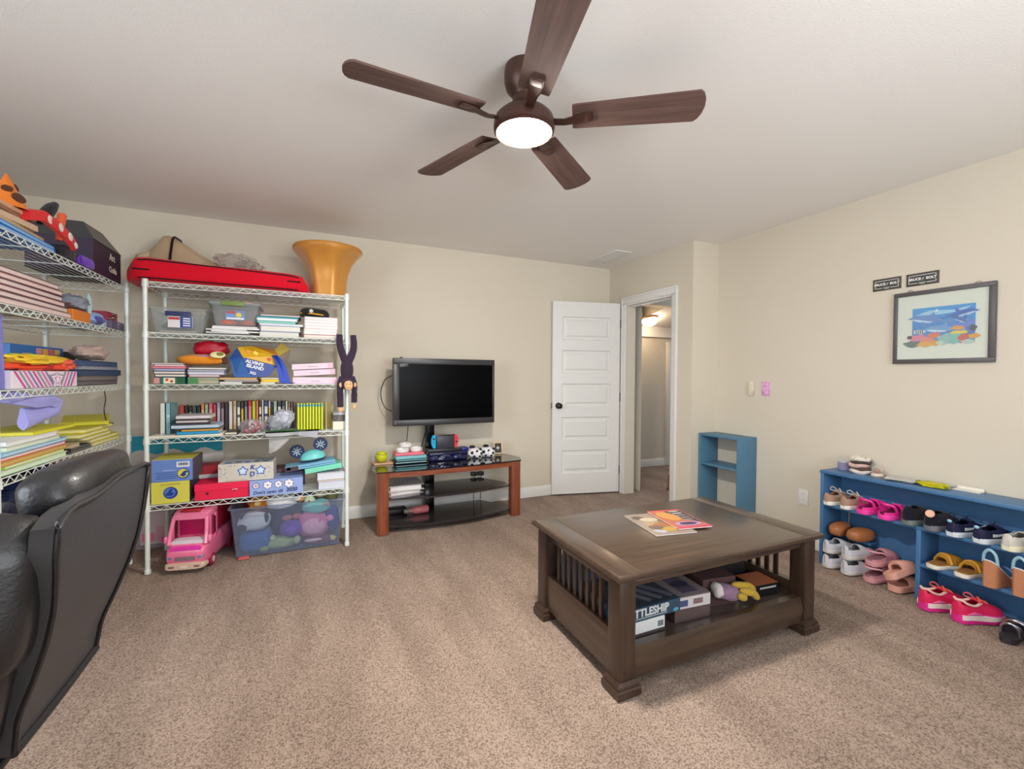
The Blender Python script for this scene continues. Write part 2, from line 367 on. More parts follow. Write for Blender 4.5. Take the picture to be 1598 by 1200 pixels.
# ------------------------------------------------------------------ the open bedroom door
hx, hy, ex, ey = 3.046, 3.885, 2.315, 4.052
dl = math.hypot(ex-hx, ey-hy); da = math.atan2(ey-hy, ex-hx)
door = bpy.data.objects.new('door_1', None); COL.objects.link(door); door.location = (hx, hy, .012); door.rotation_euler = (0, 0, da); struct(door)
door['label'] = 'white five-panel door standing open against the back wall'
DH, DT = 2.018, .035                       # local: x along the leaf from the hinge, the face seen in the room is +y
leaf = B(); st = .105; rails = [0, .22, .325, .535, .64, .85, .955, 1.165, 1.27, 1.48, 1.585, 1.795, DH]
rails = [0.0, .215]; ph, gap = .243, .108
zs = [.215 + k*(ph+gap) for k in range(5)]
leaf.box2((0, -DT, 0), (st, 0, DH)); leaf.box2((dl-st, -DT, 0), (dl, 0, DH)); leaf.box2((st, -DT, 0), (dl-st, 0, zs[0]))
for k, z in enumerate(zs):
    top = zs[k+1] if k < 4 else DH
    leaf.box2((st, -DT, z+ph), (dl-st, 0, top))
leaf.obj('leaf', TRIM, door, smooth=False)
for z in zs:
    p = B(); x0, x1, z0, z1 = st, dl-st, z, z+ph
    def ring(i, y): return [(x0+i, y, z0+i), (x1-i, y, z0+i), (x1-i, y, z1-i), (x0+i, y, z1-i)]
    for sgn in (1, -1):
        yo = 0 if sgn > 0 else -DT
        p.loft([ring(0, yo), ring(.010, yo-sgn*.014), ring(.028, yo-sgn*.014), ring(.05, yo-sgn*.004)], True, False); p.poly(ring(.05, yo-sgn*.004))
    p.obj('door_panel', TRIM, door, smooth=False)
dm = metal((62, 56, 52), .4)
for sgn in (1, -1):
    k = B(); zk = .93; xk = dl-.065; yo = 0 if sgn > 0 else -DT
    k.lathe([(0, 0), (.033, 0), (.033, .006), (.014, .010), (.011, .030), (.020, .038), (.028, .048), (.028, .058), (.018, .066), (0, .068)], M=Matrix.Translation((xk, yo, zk)) @ Matrix.Rotation(-sgn*PI/2, 4, 'X'), seg=24)
    if sgn < 0: pass
    k.obj('door_knob', dm, door)
B().box2((dl-.001, -DT+.006, .90), (dl+.002, -.006, .96)).obj('latch_plate', dm, door, smooth=False)
for z in (.24, 1.02, 1.80):
    h = B().cone((-.006, .004, z-.045), (-.006, .004, z+.045), .0065, seg=10); h.box2((-.006, -.02, z-.044), (.001, .0, z+.044)); h.obj('hinge', dm, door)

# ------------------------------------------------------------------ ceiling fan
FX, FY = .765, 1.575
fan = thing('ceiling_fan', 'dark brown five-blade ceiling fan with a lit round lamp, hugging the ceiling', 'ceiling fan', (FX, FY, 0))
FB = mat((70, 44, 36), .42, .35, .05, 30)
B().lathe([(0, 2.44), (.074, 2.44), (.078, 2.425), (.078, 2.385), (.070, 2.355), (.052, 2.335), (.047, 2.325), (0, 2.325)], seg=40).obj('canopy', FB, fan)
B().lathe([(.046, 2.33), (.046, 2.305), (.052, 2.29), (.07, 2.275), (.095, 2.262), (.112, 2.245), (.118, 2.225), (.118, 2.205), (.112, 2.198), (0, 2.198)], seg=48).obj('motor_housing', FB, fan)
B().lathe([(.112, 2.2), (.116, 2.193), (.109, 2.187), (.102, 2.19), (.102, 2.2)], seg=48).obj('lamp_rim', FB, fan)
B().lathe([(0, 2.158), (.03, 2.160), (.06, 2.166), (.085, 2.177), (.099, 2.190), (.103, 2.199), (0, 2.199)], seg=48).obj('lamp_diffuser', emit((255, 248, 238), FAN_LAMP_STRENGTH), fan)
B().cone((.07, -.02, 2.41), (.082, -.024, 2.41), .004, seg=8).obj('canopy_screw', metal((150, 140, 130)), fan)
BW = wood((72, 50, 43), (104, 78, 69), .85, 5, 'X', 0, 'fan_blade_wood')
bl = B(); pts = []
for x, hw in ((.185, .055), (.20, .058), (.35, .062), (.50, .067), (.60, .070)): pts.append((x, -hw))
for k in range(7): a = -PI/2 + PI*k/6; pts.append((.635+.028*math.cos(a) , .071*math.sin(a)*(1-.12*math.cos(a))))
for x, hw in ((.60, .070), (.50, .067), (.35, .062), (.20, .058), (.185, .055)): pts.append((x, hw))
bl.prism(pts, -.0035, .0035); blade0 = None
for k in range(5):
    a = R(38.3+72*k)
    if blade0 is None:
        blade0 = bl.obj('blade', BW, fan)
        ir = B(); L = [(.095, .018, -.005), (.125, .016, -.014), (.155, .016, -.017), (.185, .019, -.012), (.215, .024, -.006), (.245, .026, -.0045), (.262, .020, -.0045)]
        ir.loft([[(x, -w_, z-.005), (x, w_, z-.005), (x, w_*.8, z+.001), (x, -w_*.8, z+.001)] for x, w_, z in L])
        ir.box2((.222, -.022, -.0115), (.258, .022, -.0036), .006); iron0 = ir.obj('blade_iron', FB, blade0); b_ = blade0
    else:
        b_ = blade0.copy(); COL.objects.link(b_); i_ = iron0.copy(); COL.objects.link(i_); i_.parent = b_
    b_.rotation_euler = Euler((R(-12), 0, a), 'XYZ'); b_.location = (0, 0, 2.238)

# ceiling vent and the landing lamp
v = thing('ceiling_vent', 'white slatted air vent in the ceiling above the open door', 'vent', (2.73, 3.64, HC))
f = B(); 
for a, b in (((-.095, -.21), (.095, -.185)), ((-.095, .185), (.095, .21)), ((-.095, -.185), (-.07, .185)), ((.07, -.185), (.095, .185))): f.box2((*a, -.010), (*b, 0), .003)
f.obj('frame', TRIM, v)
for k in range(7): B().box((-.06+.02*k, 0, -.006), (.017, .372, .002), (0, R(28), 0)).obj('slat', TRIM, v, smooth=False)
B().box2((-.07, -.185, -.0015), (.07, .185, -.0002)).obj('backing', mat((120, 116, 110)), v, smooth=False)
ly = 4.55; lz = slope_z(ly); lx = 4.03
lp = thing('ceiling_lamp', 'small lit flush dome lamp on the ceiling of the landing beyond the doorway', 'ceiling lamp', (lx, ly, lz), (R(-15), 0, 0))
B().lathe([(0, 0), (.105, 0), (.105, -.02), (.095, -.028), (0, -.028)], seg=32).obj('lamp_base', mat((176, 128, 92), .4, .3), lp)
B().lathe([(.096, -.026), (.098, -.04), (.08, -.075), (.045, -.1), (0, -.108)], seg=32).obj('lamp_shade', emit((255, 226, 190), LANDING_LAMP_STRENGTH), lp)
n = thing('newel_post', 'short brown wooden post end on the landing carpet beside the doorway', 'post', (3.66, 3.76, 0), R(20))
B().box2((-.022, -.022, 0), (.022, .022, .165), .004).obj('shaft', wood((120, 66, 34), (158, 92, 52), .4, 8, 'Z'), n)
B().box2((-.03, -.03, 0), (.03, .03, .03), .006).obj('foot', wood((120, 66, 34), (158, 92, 52), .4, 8, 'Z'), n)
# ------------------------------------------------------------------ white wire shelving units
SW = mat((226, 234, 228), .38, .1, .03, 50)
def wire_shelf(length, depth):
    """meshes of one wire shelf lying along local x, its top at z = 0"""
    t = B(); hx_, hy_ = length/2-.016, depth/2-.016
    def truss(p, q, n):
        p, q = Vector(p), Vector(q)
        t.cone(p, q, .0029, seg=6); t.cone(p-Vector((0, 0, .030)), q-Vector((0, 0, .030)), .0029, seg=6)
        zig = []
        for i in range(n+1): zig.append(p.lerp(q, i/n) + Vector((0, 0, -.003 if i % 2 else -.028)))
        for a, b in zip(zig, zig[1:]): t.cone(a, b, .0018, seg=5)
    truss((-hx_, -hy_, -.003), (hx_, -hy_, -.003), int(length/.031)//2*2); truss((-hx_, hy_, -.003), (hx_, hy_, -.003), int(length/.031)//2*2)
    truss((-hx_, -hy_, -.003), (-hx_, hy_, -.003), 12); truss((hx_, -hy_, -.003), (hx_, hy_, -.003), 12)
    for k in range(1, 4): t.cone((-hx_+2*hx_*k/4, -hy_, -.010), (-hx_+2*hx_*k/4, hy_, -.010), .003, seg=6)
    for sx in (-1, 1):
        for sy in (-1, 1): t.cone((sx*(length/2-.013), sy*(depth/2-.013), -.036), (sx*(length/2-.013), sy*(depth/2-.013), .002), .0185, .0165, seg=16)
    d = B(); n = int(depth/.032)
    for k in range(1, n): y = -hy_+2*hy_*k/n; d.cone((-hx_, y, -.0045), (hx_, y, -.0045), .0016, seg=5)
    return t, d
def shelving(label, cx, cy, rot, length, depth, levels, height):
    u = thing('wire_shelving_unit', label, 'shelving unit', (cx, cy, 0), rot)
    p0 = None
    for sx in (-1, 1):
        for sy in (-1, 1):
            if p0 is None:
                b = B(); b.cone((0, 0, .02), (0, 0, height-.004), .0135, seg=18); b.lathe([(0, 0), (.017, 0), (.017, .022), (.0135, .026)], seg=18)
                b.lathe([(.0135, height-.012), (.0155, height-.010), (.0155, height-.002), (0, height)], seg=18); o = p0 = b.obj('post', SW, u)
            else: o = p0.copy(); COL.objects.link(o)
            o.location = (sx*(length/2-.013), sy*(depth/2-.013), 0)
    t, d = wire_shelf(length, depth); s0 = t.obj('shelf', SW, u); d0 = d.obj('wire_deck', SW, s0); d0['kind'] = 'stuff'; s0.location = (0, 0, levels[0])
    for z in levels[1:]:
        s = s0.copy(); COL.objects.link(s); s.location = (0, 0, z); e = d0.copy(); COL.objects.link(e); e.parent = s
    return u
LV = [.424, .845, 1.183, 1.510, 1.824]            # shelf tops of the unit on the back wall
SX0, SX1, SY0, SY1 = -.925, .273, 3.450, 3.905
shelving('white wire shelving unit along the back wall under the red bag and drum', (SX0+SX1)/2, (SY0+SY1)/2, 0, SX1-SX0, SY1-SY0, LV, 1.838)
LV2 = [.43, .845, 1.183, 1.520, 1.810]
LX, LXB, LY0, LY1 = -1.055, -1.475, 2.315, 3.705
shelving('white wire shelving unit beside the black leather chair, under the orange hat', (LX+LXB)/2, (LY0+LY1)/2, R(90), LY1-LY0, LX-LXB, LV2, 1.85)

# ------------------------------------------------------------------ television stand
CHERRY = wood((104, 50, 30), (150, 80, 48), .35, 7, 'Z', .35, 'cherry_wood'); CHERRYX = wood((104, 50, 30), (150, 80, 48), .35, 7, 'X', .35, 'cherry_wood')
GLS = mat((20, 20, 22), .06, 0, .02, 10, 0, .6); GLS2 = mat((44, 40, 44), .09, 0, .02, 10, 0, .4); BLK = mat((24, 24, 26), .45); BLKG = mat((14, 14, 15), .18, 0, .02, 20, 0, .3)
tv0 = (.49, 3.555); TVR = R(2.2)
st = thing('television_stand', 'cherry wood television stand with three dark glass shelves', 'stand', (*tv0, 0), TVR)
for x in (.0, 1.165):
    g = B(); pr = [(x, .012), (x+.01, .003), (x+.043, 0), (x+.076, .003), (x+.086, .012), (x+.086, .075), (x, .075)]
    g.prism(pr, 0, .486).obj('leg', CHERRY, st)
ap = B(); n = 12
ap.loft([[(.086+1.079*i/n, -.03*math.sin(PI*i/n)+y, z) for y, z in ((.006, .445), (.028, .445), (.028, .486), (.006, .486))] for i in range(n+1)]).obj('apron', CHERRYX, st)
def tier(z0, z1, inset, back, name, m):
    poly = [(inset+(1.251-2*inset)*i/16, (-.035 if inset < .05 else -.075)*math.sin(PI*i/16) + (.006 if inset < .05 else .03)) for i in range(17)]
    if inset < .05: poly += [(1.31, .14), (1.24, back), (.05, back), (-.02, .14)]
    else: poly += [(1.251-inset, .16), (1.03, back), (.22, back), (inset, .16)]
    B().prism(poly, z0, z1).obj(name, m, st)
tier(.4865, .496, -.006, .46, 'glass_top', GLS); tier(.262, .274, .088, .42, 'glass_shelf', GLS2); tier(.042, .058, .088, .42, 'glass_shelf', GLS2)
for x in (.165, 1.05): B().box2((x, .10, 0), (x+.04, .2, .042)).obj('base_block', BLK, st)
ps = B().box2((.485, .385, .058), (.568, .425, .262), .004).box2((.485, .385, .274), (.568, .425, .4865), .004).box2((.485, .385, .496), (.568, .425, 1.12), .004); ps.obj('mount_post', BLKG, st)
B().box2((.36, .345, .93), (.70, .386, 1.13), .004).obj('mount_bracket', BLK, st)
tv = thing('television', 'flat black television with a switched-off screen, mounted above the stand', 'television', (1.103, 3.80, 1.108), R(1.0))
tw, th = .912, .572
B().box2((-tw/2, 0, -th/2), (tw/2, .045, th/2), .006).box2((-tw/2+.1, .04, -th/2+.08), (tw/2-.1, .075, th/2-.1), .02).obj('housing', BLK, tv)
bz = B(); bw = .05
for a, b in (((-tw/2, -th/2), (tw/2, -th/2+bw)), ((-tw/2, th/2-bw), (tw/2, th/2)), ((-tw/2, -th/2+bw), (-tw/2+bw, th/2-bw)), ((tw/2-bw+.03, -th/2+bw), (tw/2, th/2-bw))): bz.box2((a[0], -.012, a[1]), (b[0], .003, b[1]), .003)
bz.obj('bezel', mat((46, 46, 48), .35), tv)
B().box2((-tw/2+bw-.005, -.006, -th/2+bw-.005), (tw/2-.02, -.002, th/2-bw+.005)).obj('screen', mat((2, 2, 3), .25, 0, 0, 10, 0, 0, .06), tv, smooth=False)
B().box((-tw/2+.085, -.016, th/2-.06), (.075, .012, .03), (0, R(-8), 0), .003).box((-tw/2+.065, -.002, th/2+.004), (.02, .03, .012), bev=.002).obj('sensor_bar', mat((70, 70, 72), .4), tv)
B().box((-.44, -.0125, -th/2+.022), (.012, .002, .006)).obj('badge', mat((120, 120, 122), .4), tv, smooth=False)
cb = thing('television_cable', 'thin black cable looping behind the television down to the stand', 'cable', (0, 0, 0))
B().tube([(.66, 3.905, 1.25), (.60, 3.96, 1.2), (.575, 3.99, 1.08), (.61, 3.98, .97), (.68, 3.93, .93)], .004).obj('cord', BLK, cb)
B().tube([(.80, 3.93, .83), (.80, 3.97, .72), (.79, 4.02, .52)], .0035).tube([(.985, 3.89, .86), (.95, 3.97, .70), (.92, 4.05, .49), (.9, 4.08, .38), (.84, 4.08, .34), (.78, 4.07, .38)], .0045).obj('cord', BLK, cb)

# ------------------------------------------------------------------ coffee table
CT = wood((50, 36, 26), (80, 60, 45), .28, 5, 'X', .5, 'walnut_stain'); CTY = wood((50, 36, 26), (80, 60, 45), .28, 5, 'Y', .5, 'walnut_stain'); CTZ = wood((46, 31, 22), (74, 52, 38), .38, 6, 'Z', .3, 'walnut_stain')
tb = thing('coffee_table', 'dark brown wooden coffee table with slatted sides and magazines on top', 'coffee table', (1.690, 1.719, 0), R(-.6))
TW, TD, TZ = 1.234, .742, .487
b = B(); hw, hd = TW/2, TD/2
def rr(i, z): return [(-hw+i, -hd+i, z), (hw-i, -hd+i, z), (hw-i, hd-i, z), (-hw+i, hd-i, z)]
b.loft([rr(.012, TZ-.030), rr(.002, TZ-.022), rr(0, TZ-.012), rr(.003, TZ-.004), rr(.009, TZ)], True, True); b.obj('tabletop', CT, tb)
b = B(); b.box2((-hw+.125, -hd+.012, TZ-.001), (hw-.125, hd-.012, TZ+.0012), .001); b.obj('top_panel', CT, tb)
for sx in (-1, 1): B().box2((sx*(hw-.123), -hd+.012, TZ-.001), (sx*(hw-.012), hd-.012, TZ+.0012), .001).obj('breadboard_end', CTY, tb)
lx, lyy = hw-.065, hd-.065
for sx in (-1, 1):
    for sy in (-1, 1):
        L = B().box((sx*lx, sy*lyy, .25), (.078, .078, .42), bev=.004); lg = L.obj('leg', CTZ, tb)
        f = B(); 
        def fr(h, z): return [(sx*lx-h, sy*lyy-h, z), (sx*lx+h, sy*lyy-h, z), (sx*lx+h, sy*lyy+h, z), (sx*lx-h, sy*lyy+h, z)]
        f.loft([fr(.054, 0), fr(.056, .008), fr(.056, .028), fr(.050, .034), fr(.052, .040), fr(.050, .048), fr(.041, .060)]).obj('foot', CTZ, lg, smooth=False)
for sx in (-1, 1):
    x = sx*lx
    B().box((x, 0, .418), (.030, 2*lyy-.07, .028), bev=.004).obj('side_rail', CTY, tb)
    s_ = B(); s_.loft([[(x+a, y, z) for a, z in ((-.022, .05), (.022, .05), (.026, .12), (.024, .205), (.016, .222), (-.016, .222), (-.024, .205), (-.026, .12))] for y in (-lyy+.037, lyy-.037)]).obj('side_board', CTY, tb)
    for k in range(8):
        B().box((x, -.168+.051*k, .313), (.014, .022, .184), bev=.002).obj('slat', CTZ, tb)
for sy in (-1, 1):
    y = sy*lyy
    B().box((0, y, .424), (2*lx-.07, .030, .022), bev=.004).obj('long_rail', CT, tb)
    s_ = B(); s_.loft([[(xx, y+a, z) for a, z in ((-.020, .045), (.020, .045), (.030, .08), (.034, .11), (.030, .145), (.018, .172), (-.018, .172), (-.030, .145), (-.034, .11), (-.030, .08))] for xx in (-lx+.037, lx-.037)]).obj('long_board', CT, tb)
B().box2((-lx+.02, -lyy+.02, .125), (lx-.02, lyy-.02, .143)).obj('lower_shelf', mat((92, 80, 76), .3, 0, .05, 20, 0, .3), tb, smooth=False)
B().box2((-lx, -lyy-.012, .44), (lx, lyy+.012, .458)).obj('sub_frame', CTZ, tb, smooth=False)

# ------------------------------------------------------------------ blue painted bookcases
BLUE = mat((78, 122, 150), .5, 0, .06, 18, .05)
bc = thing('small_bookcase', 'small open-backed blue bookcase standing against the wall beside the doorway', 'bookcase', (0, 0, 0))
X0, X1, Y0, Y1, ZT = 3.145, 3.358, 2.498, 2.898, .757
for y in (Y0, Y1-.018): B().box2((X0, y, 0), (X1, y+.018, ZT), .0015).obj('side_panel', BLUE, bc)
B().box2((X0, Y0+.018, ZT-.018), (X1, Y1-.018, ZT), .0015).obj('top', BLUE, bc)
for z in (.04, .486): B().box2((X0+.002, Y0+.018, z), (X1, Y1-.018, z+.018), .0015).obj('shelf', BLUE, bc)
rk = thing('shoe_rack', 'long low blue bookcase along the wall filled with shoes', 'bookcase', (0, 0, 0))
RX0, RX1, RY0, RY1, RZ = 3.145, 3.358, .28, 1.865, .630
BL2 = mat((68, 112, 156), .4, 0, .06, 18, .05)
for y in (RY0, RY1-.02): B().box2((RX0, y, 0), (RX1, y+.02, RZ-.02), .0015).obj('side_panel', BL2, rk)
B().box2((RX0-.004, RY0-.004, RZ-.02), (RX1, RY1+.004, RZ), .003).obj('top', BL2, rk)
B().box2((RX0, RY0+.02, .392), (RX1-.012, RY1-.02, .41), .0015).obj('shelf', BL2, rk)
B().box2((RX0, 1.318, 0), (RX1-.012, 1.340, .392), .0015).obj('divider', BL2, rk)
B().box2((RX0, RY0+.02, .186), (RX1-.012, 1.318, .204), .0015).obj('shelf', BL2, rk)
B().box2((3.255, 1.62, .18), (RX1-.012, RY1-.02, .196), .0015).obj('half_shelf', BL2, rk)
bp = B(); bp.box2((RX1-.012, RY0+.02, .0), (RX1-.004, 1.79, RZ-.02)); bp.box2((RX1-.012, 1.79, .392), (RX1-.004, RY1-.02, RZ-.02)); bp.box2((RX1-.012, 1.806, 0), (RX1-.004, RY1-.02, .392))
bp.obj('back_panel', BL2, rk, smooth=False)

# ------------------------------------------------------------------ black leather office chair
LE = mat((26, 25, 27), .44, 0, .08, 140, .12, .15); LE2 = mat((50, 49, 52), .55, 0, .08, 160, .1, .05)
ch = thing('office_chair', 'large black leather office chair with its padded back to the room', 'chair', (0, 0, 0))
# the back leans: its outer panel runs from (x=-.372, z=1.03) at the top to (x=-.478, z=.57) at the bottom
PXT = [(.55, -.484), (.588, -.477), (.643, -.468), (.72, -.437), (.786, -.413), (.85, -.395), (.912, -.384), (.97, -.376), (1.04, -.370)]
def px(z):
    for (a, u), (b, v) in zip(PXT, PXT[1:]):
        if z <= b: return u+(v-u)*(z-a)/(b-a)
    return PXT[-1][1]
N = 22
NRT = [(.50, 1.085), (.57, 1.075), (.70, 1.045), (.85, 1.000), (.95, .965), (1.10, .950)]
def outline(z):
    """half-height outline: far and near edges of the back at height z"""
    k = min(1, max(0, (z-.57)/.46)); far = 1.415+.008*math.sin(PI*k); near = next(u+(v-u)*(z-a)/(b-a) for (a, u), (b, v) in zip(NRT, NRT[1:]) if z <= b)
    return near, far
sh = B(); rings = []
zs = [.572+ (1.028-.572)*i/N for i in range(N+1)]
for i, z in enumerate(zs):
    n_, f_ = outline(z); row = []
    e = max(0, (z-.985)/.043)
    for j in range(15):
        t = j/14; y = n_ + (f_-n_)*t
        dz = -.028*(1-min(1, t/.16))**2*e - .010*(max(0, (t-.9)/.1))**2*e + (-.012*math.sin(PI*min(1, t/.55))*e)
        bulge = .004*math.sin(PI*t)*math.sin(PI*min(1, max(0, (z-.57)/.46)))
        row.append((px(z)+bulge, y, z+dz))
    for j in range(14, -1, -1):
        t = j/14; y = n_+(f_-n_)*t; row.append((px(z)-.03, y, z+(row[j][2]-z)))
    rings.append(row)
sh.loft(rings).obj('back_shell', LE2, ch)
# welt along the edge of the panel
wl = [(px(z)+.004, outline(z)[0]+.004, z) for z in zs[:-1]] + [Vector(p)+Vector((.004, 0, .001)) for p in rings[-1][:15]] + [(px(z)+.004, outline(z)[1]-.003, z) for z in zs[::-1][1:]]
B().tube(wl, .0045, 6).obj('welt', LE, ch)
B().tube([(px(.575)+.003, 1.075+.34*i/10, .574-.004*math.sin(PI*i/10)) for i in range(11)], .008, 8).obj('hem', LE, ch)
# padded front of the back: bolster at the near side, headrest roll on top, lumbar cushion
cu = B(); cu.blob((-.555, 1.185, .74), (.20, .46, .40), .45, .05, 5, 3, 28, (0, R(13), 0)); cu.obj('back_cushion', LE, ch)
hr = B(); hr.blob((-.443, 1.258, 1.016), (.115, .325, .106), .58, .04, 4, 5, 32, (0, R(-12), 0)); hr.obj('headrest', LE, ch)
bo = B(); bo.blob((-.500, 1.000, .884), (.195, .132, .272), .6, .05, 4, 9, 28, (R(-4), R(8), 0)); bo.obj('side_bolster', LE, ch)
bo = B(); bo.blob((-.560, 1.015, .70), (.20, .09, .32), .62, .05, 4, 11, 24, (0, R(13), 0)); bo.obj('side_bolster', LE, ch)
se = B(); se.blob((-.95, 1.185, .50), (.56, .50, .15), .45, .04, 5, 4, 28); se.obj('seat', LE, ch)
for y in (.90, 1.47):
    a = B(); a.tube([(-.80, y, .47), (-.78, y, .60), (-.84, y, .69), (-1.04, y, .69), (-1.12, y, .62), (-1.06, y, .50)], .018, 10).blob((-.94, y, .715), (.28, .07, .05), .6); a.obj('armrest', LE, ch)
B().cone((-.95, 1.185, .09), (-.95, 1.185, .43), .028, seg=20).obj('gas_column', BLKG, ch)
B().box((-.74, 1.185, .50), (.42, .10, .02), (0, R(0), 0), .006).box((-.55, 1.185, .60), (.02, .10, .22), (0, R(10), 0), .006).obj('back_bracket', BLK, ch)
for k in range(5):
    a = R(20+72*k); cx_, cy_ = -.95+.29*math.cos(a), 1.185+.29*math.sin(a)
    s_ = B(); s_.tube([(-.95, 1.185, .10), (-.95+.16*math.cos(a), 1.185+.16*math.sin(a), .095), (cx_, cy_, .075)], [.03, .024, .016], 8); lg = s_.obj('base_leg', BLK, ch)
    B().cone((cx_-.02*math.sin(a), cy_+.02*math.cos(a), .028), (cx_+.02*math.sin(a), cy_-.02*math.cos(a), .028), .028, seg=16).obj('caster', BLK, lg)
# ------------------------------------------------------------------ builders for the things on the shelves
PG = (232, 226, 214)
def book(loc, w, d, t, col, label, rz=0, spine='L', pg=PG, group=None, name='book', tilt=(0, 0), cat='book', rough=.45):
    """a book lying flat: local x across, y away from the front, covers and page block as parts"""
    o = thing(name, label, cat, loc, (tilt[0], tilt[1], rz), group); ct = min(.0035, t*.16); b = B()
    b.box2((-w/2, 0, 0), (w/2, d, ct)).box2((-w/2, 0, t-ct), (w/2, d, t))
    e = {'L': ((-w/2, 0, 0), (-w/2+ct, d, t)), 'R': ((w/2-ct, 0, 0), (w/2, d, t)), 'F': ((-w/2, 0, 0), (w/2, ct, t)), 'B': ((-w/2, d-ct, 0), (w/2, d, t))}[spine]
    b.box2(*e); b.obj('cover', mat(col, rough, 0, .04, 30), o, smooth=False)
    i = min(.004, w*.03)
    B().box2((-w/2+i, i, ct), (w/2-i, d-i, t-ct)).obj('pages', mat(pg, .8, 0, .06, 300), o, smooth=False)
    return o
def upbook(loc, t, d, h, col, label, band=None, lean=0, pg=PG, group=None):
    """a book standing upright, its spine towards local -y"""
    o = thing('book', label, 'book', loc, (0, lean, 0), group); ct = min(.0025, t*.15); b = B()
    b.box2((-t/2, 0, 0), (-t/2+ct, d, h)).box2((t/2-ct, 0, 0), (t/2, d, h)).box2((-t/2, 0, 0), (t/2, ct*1.2, h)); b.obj('cover', mat(col, .45, 0, .04, 30), o, smooth=False)
    B().box2((-t/2+ct, ct, .002), (t/2-ct, d-.004, h-.004)).obj('pages', mat(pg, .8, 0, .06, 300), o, smooth=False)
    if band:
        for z0, z1, c in band: B().box2((-t*.32, -.0006, h*z0), (t*.32, .0004, h*z1)).obj('spine_title', paper(c), o, smooth=False)
    return o
def stack(x0, x1, yf, z, items, where, group, rz=0, origin=None, jit=.006, spine='L', name='book', seed=1):
    """items listed bottom up: (colour, colour word, thickness, depth[, x0, x1])"""
    rg = random.Random(seed); zz = z; n = len(items); out = []
    for k, it in enumerate(items):
        c, word, t, d = it[:4]; a, b = (it[4], it[5]) if len(it) > 5 else (x0, x1)
        pgc = it[6] if len(it) > 6 else PG
        pos = n-1-k
        pl = 'topmost' if pos == 0 else ('lowest' if k == 0 else ORD[pos]+' from top')
        lab = '%s %s, %s in the stack %s' % (word, name, pl, where)
        dx = rg.uniform(-jit, jit); dy = rg.uniform(0, jit); r = rg.uniform(-.02, .02)
        p = Vector(((a+b)/2+dx, yf+dy, zz))
        if origin: p = origin @ p
        out.append(book(p, b-a, d, t, c, lab, rz+r, spine, pgc, group, name)); zz += t+.0003
    return zz, out
def carton(loc, w, d, h, col, label, rz=0, name='cardboard_box', cat='box', lid=None, top=None, group=None, tilt=(0, 0), m=None):
    """a closed box: body, and where asked a lid of another colour or a differently coloured top"""
    o = thing(name, label, cat, loc, (tilt[0], tilt[1], rz), group); m = m or mat(col, .5, 0, .04, 25)
    hb = h if lid is None else h*lid[1]
    B().box2((-w/2, 0, 0), (w/2, d, hb), .002).obj('body', m, o, smooth=False)
    if lid: B().box2((-w/2-.003, -.003, hb-.012), (w/2+.003, d+.003, h), .003).obj('lid', mat(lid[0], .5, 0, .04, 25), o, smooth=False)
    if top: B().box2((-w/2+.001, .001, h-.0005), (w/2-.001, d-.001, h+.001)).obj('top_face', mat(top, .5, 0, .04, 25), o, smooth=False)
    return o
def patch(o, x0, x1, z0, z1, c, y=-.0009, name='printed_panel', m=None):
    """a flat print on the local front face"""
    return B().box2((x0, y, z0), (x1, y+.0008, z1)).obj(name, m or paper(c), o, smooth=False)
def disc(o, x, z, r, c, y=-.0015, name='printed_disc', seg=24):
    return B().cone((x, y, z), (x, y+.001, z), r, seg=seg).obj(name, paper(c), o, smooth=False)
def star_pts(x, z, r, n=5, k=.5, a0=PI/2): return [(x+(r if i % 2 == 0 else r*k)*math.cos(a0+PI*i/n), z+(r if i % 2 == 0 else r*k)*math.sin(a0+PI*i/n)) for i in range(2*n)]
def shape(o, pts, c, y=-.0015, name='printed_shape', th=.0008, m=None):
    b = B(); b.loft([[(x, y, z) for x, z in pts], [(x, y+th, z) for x, z in pts]]); return b.obj(name, m or paper(c), o, smooth=False)
def bin_shell(o, w, d, h, taper, m, rim=True, name='tub', wall=.003):
    b = B(); 
    def ring(k, g, z, n=6, r=.02):
        hw_, hd_ = (w/2-taper*(1-k))-g, (d/2-taper*(1-k))-g; P = []
        for cx_, cy_, a0 in ((hw_-r, hd_-r, 0), (-hw_+r, hd_-r, 90), (-hw_+r, -hd_+r, 180), (hw_-r, -hd_+r, 270)):
            for i in range(n): a = R(a0+90*i/(n-1)); P.append((cx_+r*math.cos(a), d/2+cy_+r*math.sin(a), z))
        return P
    b.loft([ring(0, .012, 0), ring(.03, 0, .012), ring(.94, 0, h*.94), ring(1, 0, h)] + ([ring(1, -.010, h), ring(1, -.012, h-.004), ring(1, -.012, h+.004), ring(1, 0, h+.004)] if rim else []) + [ring(1, wall, h+.002), ring(.03, wall, wall*2), ring(0, .014, wall)], True, True)
    return b.obj(name, m, o)
def plush(name, label, loc, d, c, rot=0, e=.9, amp=.12, seed=1, cat='soft toy', group=None, m=None, parts=()):
    o = thing(name, label, cat, loc, rot if isinstance(rot, tuple) else (0, 0, rot), group)
    B().blob((0, 0, d[2]/2), d, e, amp, 5, seed, 24, flat=-d[2]/2).obj('body', m or cloth(c), o)
    for nm, cc, c_, dd in parts: B().blob(c_, dd, 1, .06, 4, seed+3, 14).obj(nm, cloth(cc), o)
    return o
def drape(o, name, fn, nu, nv, m, th=.002): return B().sheet(fn, nu, nv, th).obj(name, m, o)

